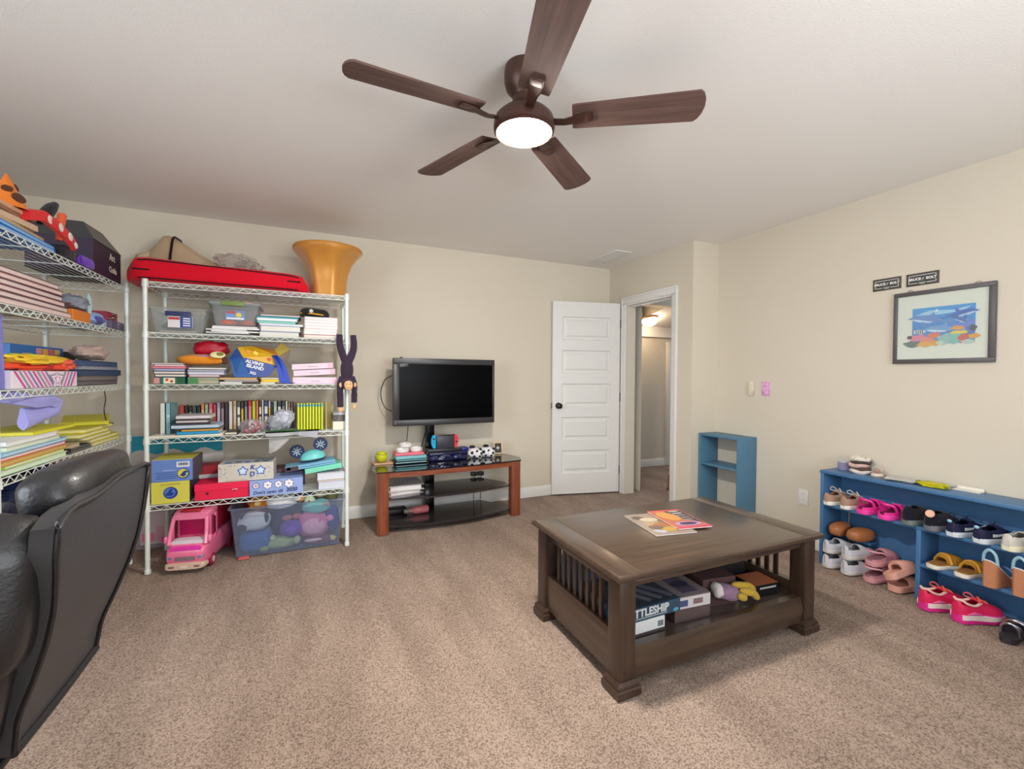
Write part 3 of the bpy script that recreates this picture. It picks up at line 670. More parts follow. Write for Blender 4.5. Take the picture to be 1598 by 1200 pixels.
# ---- on the top of the back-wall unit
z0 = LV[4]+.001
rb = thing('red_carry_bag', 'long bright red padded carry bag with dark piping on the top wire shelf', 'bag', (-.505, 3.655, z0))
RED = cloth((214, 14, 40), .05, 50, .15); DK = cloth((46, 12, 20), .05)
b = B(); rings = []
for i in range(25):
    t = i/24; x = -.515+1.03*t; k = (1-abs(2*t-1)**14)**.5; hh = (.162-.036*t)*(.5+.5*k); hd_ = .178*(.7+.3*k)
    lift = .012*math.sin(PI*t*1.0); row = []
    for j in range(24):
        a = 2*PI*j/24; sc = lambda v: math.copysign(abs(v)**.38, v)
        row.append((x, hd_*sc(math.cos(a)), hh/2+hh/2*sc(math.sin(a)) + .006*math.sin(7*t+j)*(1 if math.sin(a) > 0 else 0)))
    rings.append(row)
b.loft(rings).obj('body', RED, rb)
for zf in (.86, .14):
    B().tube([(-.50+1.0*i/20, -.174*(.7+.3*(1-abs(2*i/20-1)**14)**.5)-.001, (.162-.036*i/20)*(.5+.5*(1-abs(2*i/20-1)**14)**.5)*zf) for i in range(1, 20)], .0045, 6).obj('piping', DK, rb)
for x in (-.43, .42): B().box((x, -.1755, .072), (.085, .006, .010), bev=.002).obj('zip_pull', DK, rb)
bg = thing('beige_bag', 'slumped beige cloth bag with a dark strap lying behind the red bag', 'bag', (-.76, 3.965, z0+.005))
prof = [(-.30, .10, .03), (-.26, .27, .07), (-.20, .345, .09), (-.165, .40, .095), (-.13, .405, .10), (-.05, .36, .105), (.05, .29, .10), (.15, .235, .09), (.25, .205, .07), (.31, .18, .03)]
B().loft([[(x, hd_*math.copysign(abs(math.cos(a))**.6, math.cos(a)), h_/2+h_/2*math.copysign(abs(math.sin(a))**.5, math.sin(a))) for a in [2*PI*j/20 for j in range(20)]] for x, h_, hd_ in prof]).obj('body', cloth((188, 164, 134), .06, 60, .2), bg)
B().tube([(-.085, .105, .1), (-.09, .102, .375), (-.09, .0, .392), (-.095, -.10, .375), (-.105, -.112, .30), (-.115, -.112, .2), (-.12, -.108, .1)], .008, 6).obj('strap', DK, bg)
B().blob((-.275, -.04, .235), (.13, .09, .05), .8, .2, 5, 3, 16, (0, R(-30), .2)).obj('flap', cloth((200, 178, 150)), bg)
wr = thing('plastic_wrap', 'crumpled clear plastic wrapping on top of the red bag', 'plastic wrap', (-.47, 3.74, z0+.157))
B().blob((0, 0, .06), (.24, .16, .12), .9, .5, 9, 5, 26).blob((.09, .02, .045), (.16, .12, .08), .9, .5, 9, 8, 20).obj('film', clear((220, 216, 212), .10, .15), wr)
dr = thing('gold_drum', 'flared gold fabric-covered drum standing upside down on the top wire shelf', 'drum', (.145, 3.69, z0), R(14)); dr.scale = (1, 1, .925)
b = B(); NS = 48; rings = []
for r, z, k in ((.128, 0, .35), (.13, .012, .35), (.133, .12, .6), (.145, .20, .75), (.172, .275, .8), (.212, .335, .5), (.236, .362, .15), (.243, .376, 0), (.243, .40, 0), (.238, .41, 0), (0.001, .411, 0)):
    rings.append([(r*(1-k*.17*abs(math.cos(3*a))**1.5)*math.cos(a), r*(1-k*.17*abs(math.cos(3*a))**1.5)*math.sin(a), z) for a in [2*PI*j/NS for j in range(NS)]])
b.loft(rings).obj('body', mat((204, 140, 52), .38, .15, .05, 20, .05, 0, .5, .4), dr)
B().lathe([(.243, .376), (.2465, .382), (.2465, .402), (.243, .408)], seg=48).obj('rim', mat((190, 128, 48), .4), dr)

# ---- second shelf down
z1 = LV[3]+.001
def x_fill(o, w, d, h, c, n, seed): pass
t1 = thing('storage_tub', 'open clear plastic tub with a navy handle label on the second shelf', 'storage tub', (-.757, 3.49, z1))
bin_shell(t1, .30, .36, .155, .02, clear((220, 226, 226), .12, .15))
B().box2((-.06, -.016, .108), (.075, .004, .136), .003).obj('handle', mat((30, 44, 96), .4), t1)
lb = B().box2((-.05, .006, .035), (.08, .0085, .108)); lb = lb.obj('label_sheet', paper((226, 222, 226)), t1, smooth=False)
B().box2((.015, .0045, .036), (.078, .0062, .106)).obj('label_print', paper((38, 62, 148)), lb, smooth=False)
B().box2((-.047, .0045, .085), (.012, .0062, .10)).obj('label_print', paper((190, 60, 60)), lb, smooth=False)
for k in range(4): B().box2((.03, .0038, .045+.015*k), (.07, .0048, .053+.015*k)).obj('label_line', paper((226, 228, 236)), lb, smooth=False)
book((-.76, 3.53, z1+.006), .20, .26, .012, (206, 160, 122), 'tan folder lying flat inside the open clear tub', 0, name='folder', cat='folder')
plush('dark_pouch', 'dark grey pouch lying inside the open clear tub', (-.78, 3.63, z1+.02), (.17, .16, .06), (70, 74, 84), .2, .7, .2, 3, 'pouch')
pp = thing('paper_pile', 'untidy white paper pile under the green-latched clear box', 'papers', (-.458, 3.49, z1))
for k, (x0_, x1_, zz, r, c) in enumerate([(-.17, .16, 0, .05, (84, 80, 84)), (-.165, .12, .010, -.08, (226, 224, 222)), (-.15, .17, .020, .06, (232, 230, 230)), (-.17, .10, .030, -.04, (214, 212, 214)), (-.14, .175, .040, .03, (236, 236, 236)), (-.13, .17, .050, -.02, (228, 226, 226))]):
    B().box(((x0_*.84+x1_*.88)/2, .15, zz+.005), (x1_*.88-x0_*.84, .27, .009), (0, 0, r)).obj('sheaf', paper(c), pp, smooth=False)
t2 = thing('latched_box', 'clear plastic box with green latches standing on the paper pile', 'storage box', (-.443, 3.52, z1+.0602))
bin_shell(t2, .275, .27, .145, .018, clear((220, 226, 228), .10, .12))
B().box2((-.148, -.012, .146), (.148, .282, .162), .006).obj('lid', clear((220, 230, 226), .25, .2), t2)
for x in (-.03, ): B().box2((-.075, -.020, .137), (.055, .0, .166), .004).obj('latch', mat((112, 140, 66), .4), t2)
B().box2((-.155, .05, .128), (-.140, .20, .160), .004).obj('latch', mat((100, 130, 70), .4), t2)
lb = B().box2((-.055, .008, .045), (.055, .0105, .108)).obj('label_sheet', paper((120, 150, 206)), t2, smooth=False)
B().box2((-.05, .0065, .088), (.0, .0082, .104)).obj('label_print', paper((206, 70, 70)), lb, smooth=False)
B().cone((.02, .0065, .078), (.02, .0083, .078), .016, seg=16).obj('label_print', paper((232, 204, 70)), lb, smooth=False)
B().box2((-.05, .0065, .048), (.05, .0082, .06)).obj('label_print', paper((230, 232, 240)), lb, smooth=False)
for k, (x, y, c) in enumerate([(-.045, .05, (236, 98, 60)), (.075, .06, (234, 104, 66)), (.02, .16, (230, 90, 70))]):
    plush('orange_pouch', ['orange soft roll at the near side inside the latched box', 'orange soft roll beside the label inside the latched box', 'orange soft roll at the back inside the latched box'][k], (-.443+x, 3.52+y, z1+.0705), (.10, .07, .042), c, .2*k, .8, .1, k, 'pouch')
book((-.42, 3.56, z1+.2228), .16, .16, .010, (224, 112, 40), 'orange notebook lying on the lid of the latched box', .1, name='notebook', cat='notebook')
zt, _ = stack(-.30, -.045, 3.495, z1, [((176, 176, 172), 'thick grey', .034, .24, -.295, -.05, (222, 220, 212)), ((70, 110, 176), 'thick blue-covered', .042, .25, -.29, -.04, (230, 226, 216)), ((226, 228, 232), 'thin white', .014, .25, -.305, -.03, (226, 226, 230)),
    ((70, 172, 164), 'teal-edged', .018, .22, -.31, -.07, (150, 206, 196)), ((222, 230, 232), 'white-and-blue', .018, .22, -.31, -.06, (236, 238, 238)), ((60, 150, 170), 'teal-spined', .012, .22, -.315, -.06, (60, 150, 170)), ((52, 52, 58), 'black-covered', .012, .22, -.30, -.05)],
    'beside the latched box', 'books stacked beside the latched box', seed=4)
zt, _ = stack(-.025, .20, 3.49, z1, [((176, 84, 74), 'red-covered', .026, .20, -.03, .205)] + [((228, 214, 214), 'white paperback', .0205, .19, -.022, .198, (238, 234, 230))]*6, 'under the black cap', 'paperbacks stacked under the black cap', seed=6)
cp = thing('black_hat', 'black flat-topped cap with yellow trim lying on the white paperbacks', 'cap', (.045, 3.58, zt+.008), (0, R(4), R(8)))
CB = cloth((38, 36, 40), .1)
B().blob((0, 0, .022), (.19, .17, .075), .6, .05, 4, 2, 28, flat=-.022).obj('crown', CB, cp)
B().tube([(.098*math.cos(a), .088*math.sin(a), .012) for a in [2*PI*k/28 for k in range(28)]], .0055, 6, True).obj('trim', cloth((226, 168, 40), .05), cp)
B().loft([[(x_, y_, z_) for x_, y_, z_ in ((-.06, -.08, .004), (.06, -.08, .004), (.06, -.08, .009), (-.06, -.08, .009))], [(x_, y_, z_) for x_, y_, z_ in ((-.05, -.12, -.002), (.05, -.12, -.002), (.05, -.12, .002), (-.05, -.12, .002))]]).obj('visor', CB, cp)
shape(cp, star_pts(-.035, .030, .018, 6, .5), (206, 204, 196), -.0865, 'badge', .003)

# ---- third shelf
z2 = LV[2]+.001
o = carton((-.80, 3.49, z2), .16, .20, .045, (36, 110, 100), 'flat green and teal picture box at the bottom of the notebook stack', name='picture_box')
patch(o, -.03, .03, .004, .041, (232, 224, 196)); disc(o, -.012, .028, .008, (206, 60, 48)); disc(o, .012, .018, .008, (206, 60, 48)); patch(o, -.078, -.05, .004, .041, (222, 150, 150)); patch(o, .04, .078, .004, .041, (30, 92, 52))
o = carton((-.62, 3.50, z2), .17, .20, .045, (150, 158, 132), 'flat grey-green patterned box beside the green picture box', name='picture_box'); patch(o, -.085, -.03, .004, .041, (76, 140, 84)); patch(o, -.02, .08, .006, .02, (186, 176, 150))
stack(-.875, -.715, 3.48, z2+.0465, [((58, 54, 60), 'black-covered', .018, .22), ((60, 52, 58), 'dark brown-covered', .018, .22, -.885, -.72), ((80, 84, 120), 'slate blue', .016, .21, -.885, -.72, (170, 184, 214)), ((196, 80, 110), 'pink-edged', .014, .22, -.89, -.71, (226, 140, 150)), ((176, 60, 140), 'magenta', .012, .22, -.88, -.72), ((70, 66, 70), 'black topmost', .010, .23, -.89, -.72)], 'over the green picture box', 'notebooks stacked over the green picture box', seed=9, name='notebook')
stack(-.70, -.50, 3.49, z2+.0465, [((128, 40, 70), 'wine red', .016, .22, -.70, -.53, (226, 214, 220)), ((196, 198, 214), 'pale lilac', .018, .22, -.70, -.50, (214, 216, 230)), ((62, 60, 68), 'charcoal', .014, .22, -.71, -.50, (190, 196, 212)), ((104, 104, 112), 'grey', .014, .22, -.70, -.49)], 'under the orange pouch', 'notebooks stacked under the orange pouch', seed=10, name='notebook')
fp = thing('orange_pouch', 'long orange and lilac plush pouch lying across the notebooks', 'pouch', (-.635, 3.55, z2+.1225), R(-3))
B().blob((0, 0, .036), (.285, .13, .072), .85, .06, 4, 2, 30).obj('body', cloth((232, 146, 44), .1), fp)
B().blob((.01, .004, .046), (.245, .128, .056), .85, .08, 6, 5, 28).obj('lilac_top', cloth((176, 142, 196), .1), fp)
B().blob((.128, 0, .034), (.045, .09, .05), .8).obj('dark_end', cloth((96, 60, 54)), fp)
av = thing('avocado_purse', 'cream avocado-shaped coin purse resting on the orange pouch', 'purse', (-.535, 3.468, z2+.192), (R(52), 0, R(10)))
B().blob((0, 0, 0), (.085, .055, .018), 1).obj('body', cloth((230, 222, 168)), av); B().blob((.012, 0, .008), (.042, .03, .012), 1).obj('stone', cloth((122, 128, 60)), av)
plush('red_hat', 'crumpled glossy red bonnet lying above the orange pouch', (-.60, 3.66, z2+.188), (.21, .13, .10), (190, 16, 44), .1, .75, .22, 12, 'hat', m=mat((190, 16, 44), .4, 0, .1, 30, .2))
stack(-.52, -.30, 3.485, z2, [((206, 204, 200), 'white', .016, .2, -.53, -.40, (226, 224, 220)), ((96, 90, 96), 'dark grey', .012, .2, -.50, -.30, (190, 188, 190)), ((206, 168, 110), 'tan', .014, .2, -.53, -.31, (214, 180, 130))], 'under the blue tote bag', 'magazines under the blue tote bag', seed=12, name='magazine')
stack(-.36, -.16, 3.485, z2, [((200, 200, 176), 'pale', .014, .2, -.29, -.20, (224, 224, 204)), ((226, 190, 40), 'yellow', .018, .2, -.292, -.145, (236, 206, 70)), ((110, 116, 96), 'olive', .012, .2, -.29, -.14)], 'under the tote straps', 'magazines under the tote straps', seed=13, name='magazine')
tg = thing('tote_bag', 'crumpled blue shopping tote with white lettering and a yellow printed side', 'tote bag', (-.295, 3.60, z2+.046))
def facet(pts, c, nm, th=.004, rough=.45): 
    b = B(); n_ = (Vector(pts[1])-Vector(pts[0])).cross(Vector(pts[2])-Vector(pts[0])).normalized()*th
    b.loft([[Vector(p) for p in pts], [Vector(p)+n_ for p in pts]]); return b.obj(nm, mat(c, rough, 0, .06, 25, .15), tg)
BT, BT2, YT, GT = (34, 66, 150), (52, 104, 178), (222, 172, 34), (150, 134, 120)
P = dict(a=(-.185, -.05, .125), b=(-.14, -.055, .20), c=(-.155, -.07, 0), d=(-.045, -.085, .0), e=(.06, -.085, .01), f=(.095, -.06, .08), g=(.11, -.05, .145), h=(-.06, .0, .215), i=(.08, .02, .19), j=(.125, .0, .245), k=(.18, .03, .20), l=(-.105, -.09, .135), m=(.16, .04, .10), n=(-.05, .08, .02))
facet([P['a'], P['c'], P['d'], P['l']], BT2, 'end_panel'); facet([P['b'], P['a'], P['l']], (44, 84, 164), 'end_panel')
_n = (Vector(P['d'])-Vector(P['l'])).cross(Vector(P['f'])-Vector(P['l'])).normalized(); P['e'] = tuple(Vector(P['e'])-_n*(Vector(P['e'])-Vector(P['l'])).dot(_n))
front = facet([P['l'], P['d'], P['e'], P['f']], BT, 'front_panel'); facet([P['b'], P['l'], P['f'], P['g'], P['h']], YT, 'printed_panel')
facet([P['h'], P['g'], P['i']], (196, 128, 40), 'printed_panel'); facet([P['i'], P['g'], P['k'], P['j']], (178, 154, 70), 'side_flap'); facet([P['b'], P['h'], P['n'], P['c']], BT, 'back_panel'); facet([P['h'], P['i'], P['m'], P['n']], GT, 'back_panel'); facet([P['k'], P['g'], P['f'], P['m']], GT, 'side_panel')
for k, (a, b_) in enumerate([(.02, .11), (.05, .125), (-.03, .165), (-.075, .175)]):
    shape_b = B().box((a, -.066+.0*k, b_), (.028, .003, .022), (R(-12), R(35), 0)).obj('print_shape', paper([(240, 236, 226), (214, 90, 50), (236, 214, 90), (226, 150, 60)][k]), tg, smooth=False)
wm = paper((238, 240, 246))
nrm = (Vector(P['d'])-Vector(P['l'])).cross(Vector(P['f'])-Vector(P['l'])).normalized()
xd = (Vector(P['f'])-Vector(P['l'])).normalized(); xd = (xd-nrm*xd.dot(nrm)).normalized(); yd = nrm.cross(xd)
if nrm.y > 0: nrm = -nrm; yd = nrm.cross(xd)
def on_front(txt, size, u, v, bold=.0):
    q = Matrix((xd, yd, nrm)).transposed().to_euler(); p = Vector(P['l']) + xd*u + yd*v + nrm*.006
    letter(txt, size, wm, tg, p, q, bold=bold, sx=1.05)
on_front("ALVIN'S", .030, .078, -.018, .0012); on_front('ISLAND', .030, .088, -.046, .0012); on_front('XO', .024, .085, -.088, .001)
sb = B(); 
for dx in (0, .035): sb.loft([[(x_+dx*k_, y_, z_) for x_, y_, z_ in ((-.016+a_, -.075-.05*k_, b_), (.016+a_, -.075-.05*k_, b_), (.016+a_, -.071-.05*k_, b_+.004), (-.016+a_, -.071-.05*k_, b_+.004))] for k_, a_, b_ in ((0, .085, .15), (.35, .10, .125), (.7, .12, .06), (1, .135, -.038), (1.05, .16, -.040))])
sb.obj('straps', mat((36, 70, 186), .5), tg)
PKB = (226, 204, 220)
for k, (a, b_, zz, dy, rz, ty, lab) in enumerate([(-.095, .20, 0, 0, 0, 0, 'pale pink box lowest in the slanted pile beside the tote'), (-.09, .185, .052, .01, .03, -3.5, 'pale pink box in the middle of the slanted pile beside the tote'), (-.10, .17, .096, .0, -.02, -3.5, 'pale pink box topmost in the slanted pile beside the tote')]):
    o = carton(((a+b_)/2, 3.485+dy, z2+zz+(.010 if k else 0)), b_-a, .22, .048 if k == 0 else .040, PKB, lab, rz, 'pink_box', group='pale pink boxes beside the tote', tilt=(0, R(ty)))
    patch(o, (b_-a)/2-.035, (b_-a)/2-.002, .003, .037, (232, 186, 200)); patch(o, -.03, .03, .016, .022, (196, 172, 196))

# ---- the plush monkey hanging on the corner post
mk = thing('plush_monkey', 'brown plush monkey with long limbs hanging head down on the shelving post', 'soft toy', (.257, 3.43, 0))
MB = cloth((58, 44, 62), .18, 120, .5); MF = cloth((226, 178, 134), .06)
B().tube([(-.048, .016, 1.538), (-.046, .008, 1.47), (-.03, -.005, 1.40), (-.008, -.012, 1.345)], [.021, .024, .025, .028], 12).obj('leg', MB, mk)
B().tube([(.046, .03, 1.538), (.05, .02, 1.46), (.036, .0, 1.40), (.012, -.010, 1.345)], [.021, .024, .025, .028], 12).obj('leg', MB, mk)
B().blob((0, -.016, 1.285), (.088, .07, .16), .9, .03).obj('torso', MB, mk)
B().tube([(-.03, -.014, 1.235), (-.046, -.008, 1.17), (-.044, -.006, 1.06)], [.023, .023, .022], 12).tube([(-.044, -.006, 1.065), (-.044, -.006, 1.02)], [.022, .022], 12).obj('arm', MB, mk)
B().tube([(.03, -.014, 1.235), (.05, -.004, 1.17), (.050, .0, 1.05)], [.023, .022, .021], 12).obj('arm', MB, mk)
B().blob((-.043, -.008, 1.005), (.034, .028, .05), .9).obj('hand', MF, mk); B().blob((.050, 0, 1.02), (.028, .024, .04), .9).obj('hand', MF, mk)
hd_ = B().blob((.004, -.035, 1.185), (.088, .08, .085), .95).obj('head', MB, mk)
B().blob((.006, -.068, 1.178), (.058, .03, .062), .9).obj('face', MF, hd_); B().blob((.006, -.078, 1.16), (.05, .022, .034), .9).obj('muzzle', MF, hd_)
for s in (-1, 1): B().blob((.004+s*.048, -.036, 1.178), (.022, .014, .034), 1).obj('ear', MF, hd_)
for s in (-1, 1): B().blob((.006+s*.012, -.0835, 1.186), (.006, .004, .007)).obj('eye', mat((20, 16, 16), .2), hd_)
B().tube([(-.012, -.089, 1.162), (.006, -.0905, 1.159), (.024, -.089, 1.162)], .0012, 5).obj('mouth', mat((60, 34, 28)), hd_)
# ---- fourth shelf: standing row of books, small stack, bags, yellow series
z3 = LV[1]+.001
row = [((216, 222, 214), 'tall white', .030, .20, None, 3.56), ((126, 178, 188), 'tall pale blue', .028, .20, ((.55, .62, (190, 214, 214)),), 3.56)]
x = -.868
for k, (c, wd, t, h, band, y) in enumerate(row):
    upbook((x+t/2, y, z3+.0125), t-.002, .17, h, c, wd+' slim book standing alone near the corner post', band); x += t
rowc = [((192, 74, 70), 'coral red', .032, .185, 0), ((52, 42, 46), 'black-brown', .022, .18, 0), ((60, 58, 60), 'charcoal', .022, .175, 1), ((70, 84, 82), 'dark grey-green', .026, .18, 0), ((46, 52, 60), 'blue-black', .024, .178, 0),
        ((226, 136, 72), 'orange', .023, .195, 1), ((168, 194, 146), 'pale green', .022, .192, 0), ((214, 110, 140), 'rose pink', .026, .197, 1), ((206, 62, 74), 'red', .022, .19, 0), ((166, 160, 180), 'lilac grey', .024, .2, 1),
        ((86, 52, 62), 'dark plum', .024, .2, 1), ((58, 52, 62), 'dark violet-grey', .024, .2, 0), ((222, 212, 194), 'cream', .026, .21, 1), ((208, 168, 116), 'tan', .024, .212, 1), ((72, 94, 108), 'slate blue', .025, .208, 2), ((64, 60, 40), 'black and yellow', .020, .208, 3),
        ((58, 60, 72), 'dark slate', .024, .212, 1), ((200, 46, 52), 'scarlet', .026, .215, 1), ((194, 206, 40), 'lime yellow', .024, .21, 0), ((228, 132, 88), 'peach orange', .018, .214, 0), ((74, 62, 66), 'dark brown', .021, .205, 2),
        ((226, 226, 206), 'thin cream', .012, .215, 0), ((50, 64, 116), 'navy', .030, .21, 2), ((204, 196, 180), 'beige', .016, .208, 3), ((56, 56, 60), 'black', .016, .2, 0), ((160, 178, 158), 'sage green', .026, .205, 1), ((54, 54, 66), 'blue-grey', .028, .205, 2),
        ((48, 50, 58), 'near-black', .026, .208, 1), ((228, 222, 200), 'ivory', .016, .205, 0), ((150, 126, 110), 'taupe', .018, .195, 1), ((120, 96, 92), 'mud brown', .018, .195, 1), ((140, 108, 104), 'dusty brown', .018, .192, 0)]
x = -.805
for k, (c, wd, t, h, bd) in enumerate(rowc):
    light = (230, 226, 216)
    bands = {0: None, 1: ((.2, .8, tuple(int(v*.5+115) for v in c)),), 2: ((.15, .45, light), (.55, .8, light)), 3: ((.25, .75, (220, 180, 50)),)}[bd]
    upbook((x+t/2, 3.735+rnd.uniform(0, .012), z3), t-.0015, .125, h, c, '%s book, %s from the post in the standing row' % (wd, ORD[k] if k < 30 else ('thirty-'+ORD[k-30])), bands, 0, group='books standing in a row on the fourth shelf'); x += t
book((-.69, 3.755, z3+.2), .26, .11, .006, (66, 60, 62), 'thin dark book lying across the tops of the standing row at its start', R(2), name='book') if False else None
wbd = thing('white_tray', 'white board lying flat at the front edge of the fourth shelf', 'board', (-.70, 3.462, z3)); B().box2((-.205, 0, 0), (.19, .20, .012), .003).obj('board', paper((232, 228, 210)), wbd)
stack(-.80, -.53, 3.47, z3+.0125, [((40, 150, 200), 'bright blue', .022, .19, -.755, -.53, (236, 236, 232)), ((224, 164, 40), 'yellow-orange', .010, .19, -.735, -.53), ((66, 60, 66), 'dark grey', .008, .19, -.77, -.53), ((186, 206, 224), 'pale blue', .022, .20, -.785, -.53, (220, 228, 236)),
     ((44, 42, 50), 'black', .014, .19, -.775, -.58), ((206, 196, 196), 'black and white patterned', .014, .19, -.76, -.59), ((60, 44, 48), 'dark maroon', .010, .19, -.765, -.585), ((216, 210, 216), 'white', .022, .19, -.765, -.58)], 'before the standing row', 'books stacked in front of the standing row', seed=21, spine='F')
stack(-.53, -.40, 3.475, z3, [((68, 58, 54), 'dark brown', .020, .17, -.505, -.435, (214, 206, 186))], 'beside the candy bag, alone', 'books stacked in front of the standing row', seed=22, spine='R')
cbg = thing('candy_bag', 'clear bag of red and white wrapped sweets on the fourth shelf', 'bag of sweets', (-.345, 3.56, z3))
cand = []
cm = [mat((206, 40, 56), .3, 0, .05, 30, 0, .3), mat((226, 206, 208), .3, 0, .05, 30, 0, .3), mat((120, 24, 40), .3, 0, .05, 30, 0, .3)]
sw = [[], [], []]
for k in range(34):
    a = rnd.uniform(0, 2*PI); r = rnd.uniform(0, 1)**.5; z = rnd.uniform(.01, .075)
    f = max(.2, 1-(z/.095)**1.6); sw[k % 3].append(((.064)*r*f*math.cos(a), .050*r*f*math.sin(a), z, rnd.uniform(0, 3)))
for i, L in enumerate(sw):
    b = B()
    for (x_, y_, z_, a) in L: b.blob((x_, y_, z_), (.034, .018, .016), .8, .1, 4, i, 10, (a, a*2, a))
    o = b.obj('sweets', cm[i], cbg); o['kind'] = 'stuff'
B().blob((0, 0, .046), (.165, .120, .092), .85, .22, 6, 4, 26, flat=-.045).obj('film', clear((225, 222, 226), .12, .12), cbg)
pb = thing('plastic_bag', 'crumpled white and grey plastic carrier bag beside the yellow books', 'plastic bag', (-.168, 3.605, z3))
GB = mat((186, 188, 204), .35, 0, .06, 25, .1)
B().blob((-.03, 0, .058), (.14, .12, .125), .9, .25, 7, 3, 36, (0, R(-14), 0), flat=-.058).obj('body', mat((150, 152, 160), .3, 0, .1, 25, .1), pb)
B().blob((.012, -.005, .088), (.13, .12, .125), .85, .22, 8, 6, 36, (0, R(16), 0)).obj('folds', GB, pb)
gf = thing('green_folder', 'green folder with white sheets spilling over the shelf edge', 'folder', (-.11, 3.42, z3), R(4))
B().sheet(lambda u, v: Vector((-.14+.24*u, .02+.095*v, .0125+.002*math.sin(5*u))), 12, 6, .003).obj('cover', mat((92, 170, 96), .5), gf)
B().sheet(lambda u, v: Vector((-.15+.20*u, -.025+.14*v, .006-.06*max(0, .25-v)*(1+.4*math.sin(4*u)))), 14, 14, .002).obj('sheet', paper((232, 234, 238)), gf)
B().sheet(lambda u, v: Vector((.02+.15*u+.03*v, -.025+.135*v, .008-.11*max(0, .28-v)*(.5+u))), 14, 14, .002).obj('sheet', paper((216, 216, 226)), gf)
hp = thing('hanging_sheet', 'pale sheet of plastic film hanging below the edge of the fourth shelf', 'plastic film', (-.24, 3.44, z3-.035), 0)
B().sheet(lambda u, v: Vector((.13*u*(1-.45*v), -.004-.025*math.sin(PI*u)*v, -.10*v*(1-.35*u))), 10, 8, .0015).obj('film', clear((228, 228, 226), .6, .3), hp)
x = -.070
for k in range(9):
    t = .0195
    upbook((x+t/2, 3.55, z3), t-.0012, .145, .196, (206, 216, 22), 'yellow-green spined paperback, %s of the nine matching ones from the bag' % ORD[k], ((.885, .965, (70, 170, 190)), ), 0, group='matching yellow-green paperbacks'); x += t
o = thing('yellow_slipcase', 'pale yellow open slipcase holding the end of the paperback set', 'slipcase', (.135, 3.535, z3)); B().box2((-.015, .015, 0), (-.011, .16, .204)).box2((-.015, .155, 0), (.03, .16, .20)).obj('case', mat((222, 206, 130), .5), o, smooth=False)
carton((.2135, 3.50, z3), .094, .25, .062, (232, 226, 206), 'cream box lying at the corner post beside the yellow books', name='cream_box')
carton((.2135, 3.53, z3+.0635), .092, .20, .045, (104, 100, 96), 'dark grey flat case resting on the cream box', name='grey_case')
carton((.2135, 3.52, z3+.109), .088, .18, .018, (196, 196, 206), 'thin pale grey case on the dark grey case', name='pale_case')

# ---- fifth shelf: cartons and a teal cap
z4 = LV[0]+.001
BX, YX, NAVY = (104, 138, 206), (214, 208, 84), (30, 56, 140)
o = carton((-.795, 3.475, z4), .20, .27, .140, YX, 'yellow box with a navy round seal at the bottom of the shelf pile', 0, 'seal_box', top=BX)
disc(o, .0, .068, .038, NAVY, seg=32); disc(o, -.004, .070, .030, (72, 116, 196), -.0022); shape(o, [(-.03, .055), (-.012, .075), (.0, .095), (.012, .09), (.004, .074), (.02, .062), (.004, .048)], NAVY, -.0030)
lt = mat((150, 146, 60)); letter('ART OF KINDNESS', .0125, lt, o, (0, -.001, .122), FRONT)
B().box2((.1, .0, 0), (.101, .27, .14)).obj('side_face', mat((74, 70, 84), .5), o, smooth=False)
o = carton((-.785, 3.475, z4+.1415), .215, .27, .138, BX, 'periwinkle blue box with a yellow and navy seal, topmost of the shelf pile', R(-1), 'seal_box', top=YX)
disc(o, .058, .046, .033, NAVY, seg=32); disc(o, .056, .047, .028, (216, 206, 80), -.0022); shape(o, [(.04, .035), (.06, .06), (.075, .065), (.085, .05), (.07, .05), (.075, .035), (.058, .025)], NAVY, -.0030)
patch(o, .022, .092, .088, .122, (226, 230, 238)); 
for k in range(12): B().box((.034+.0045*k, -.0018, .107), (.0022 if k % 3 else .0032, .0008, .018)).obj('bar', paper((60, 60, 80)), o, smooth=False)
for k, (a, b_) in enumerate([(-.085, .02), (-.085, .03), (-.08, .02), (-.09, .015)]): patch(o, a, b_, .018+.012*k, .022+.012*k, (62, 88, 160), name='print_line')
patch(o, -.05, .015, .068, .072, (176, 196, 232), name='print_line')
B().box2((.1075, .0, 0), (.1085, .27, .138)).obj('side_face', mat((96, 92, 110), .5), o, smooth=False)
carton((-.595, 3.755, z4), .20, .14, .088, (84, 40, 50), 'dark wine-coloured box at the back of the fifth shelf', name='dark_box')
o = carton((-.58, 3.752, z4+.089), .24, .14, .028, (208, 206, 212), 'white flat box on the dark wine-coloured box', name='white_box')
carton((-.58, 3.752, z4+.118), .23, .14, .062, (172, 40, 48), 'muted red box on top at the back of the fifth shelf', name='red_box')
o = carton((-.515, 3.475, z4), .305, .20, .105, (226, 14, 66), 'glossy hot-pink lidded box at the front of the fifth shelf', 0, 'pink_gift_box', lid=((232, 22, 74), .68))
shape(o, star_pts(-.085, .042, .012, 10, .55), (60, 20, 36), -.0012); shape(o, [(.055, .05), (.085, .056), (.09, .066), (.06, .064)], (236, 190, 200), -.0012); shape(o, star_pts(.065, .05, .008, 8, .5), (60, 40, 30), -.002)
o = carton((-.378, 3.475, z4+.107), .325, .20, .118, (204, 198, 186), 'speckled cream box with two blue stars on the hot-pink box', R(-2), 'star_box')
st_b = (30, 96, 196)
for sx_ in (-.02, .085):
    shape(o, star_pts(sx_, .066, .036, 5, .62), st_b); shape(o, star_pts(sx_, .066, .026, 5, .62), (206, 224, 238), -.0026)
bm_ = mat((24, 70, 160)); letter('K', .040, bm_, o, (.035, -.0014, .088), FRONT, bold=.0015, shear=.2); letter('D', .042, bm_, o, (.034, -.0014, .042), FRONT, bold=.0015, shear=.1)
rg = random.Random(5)
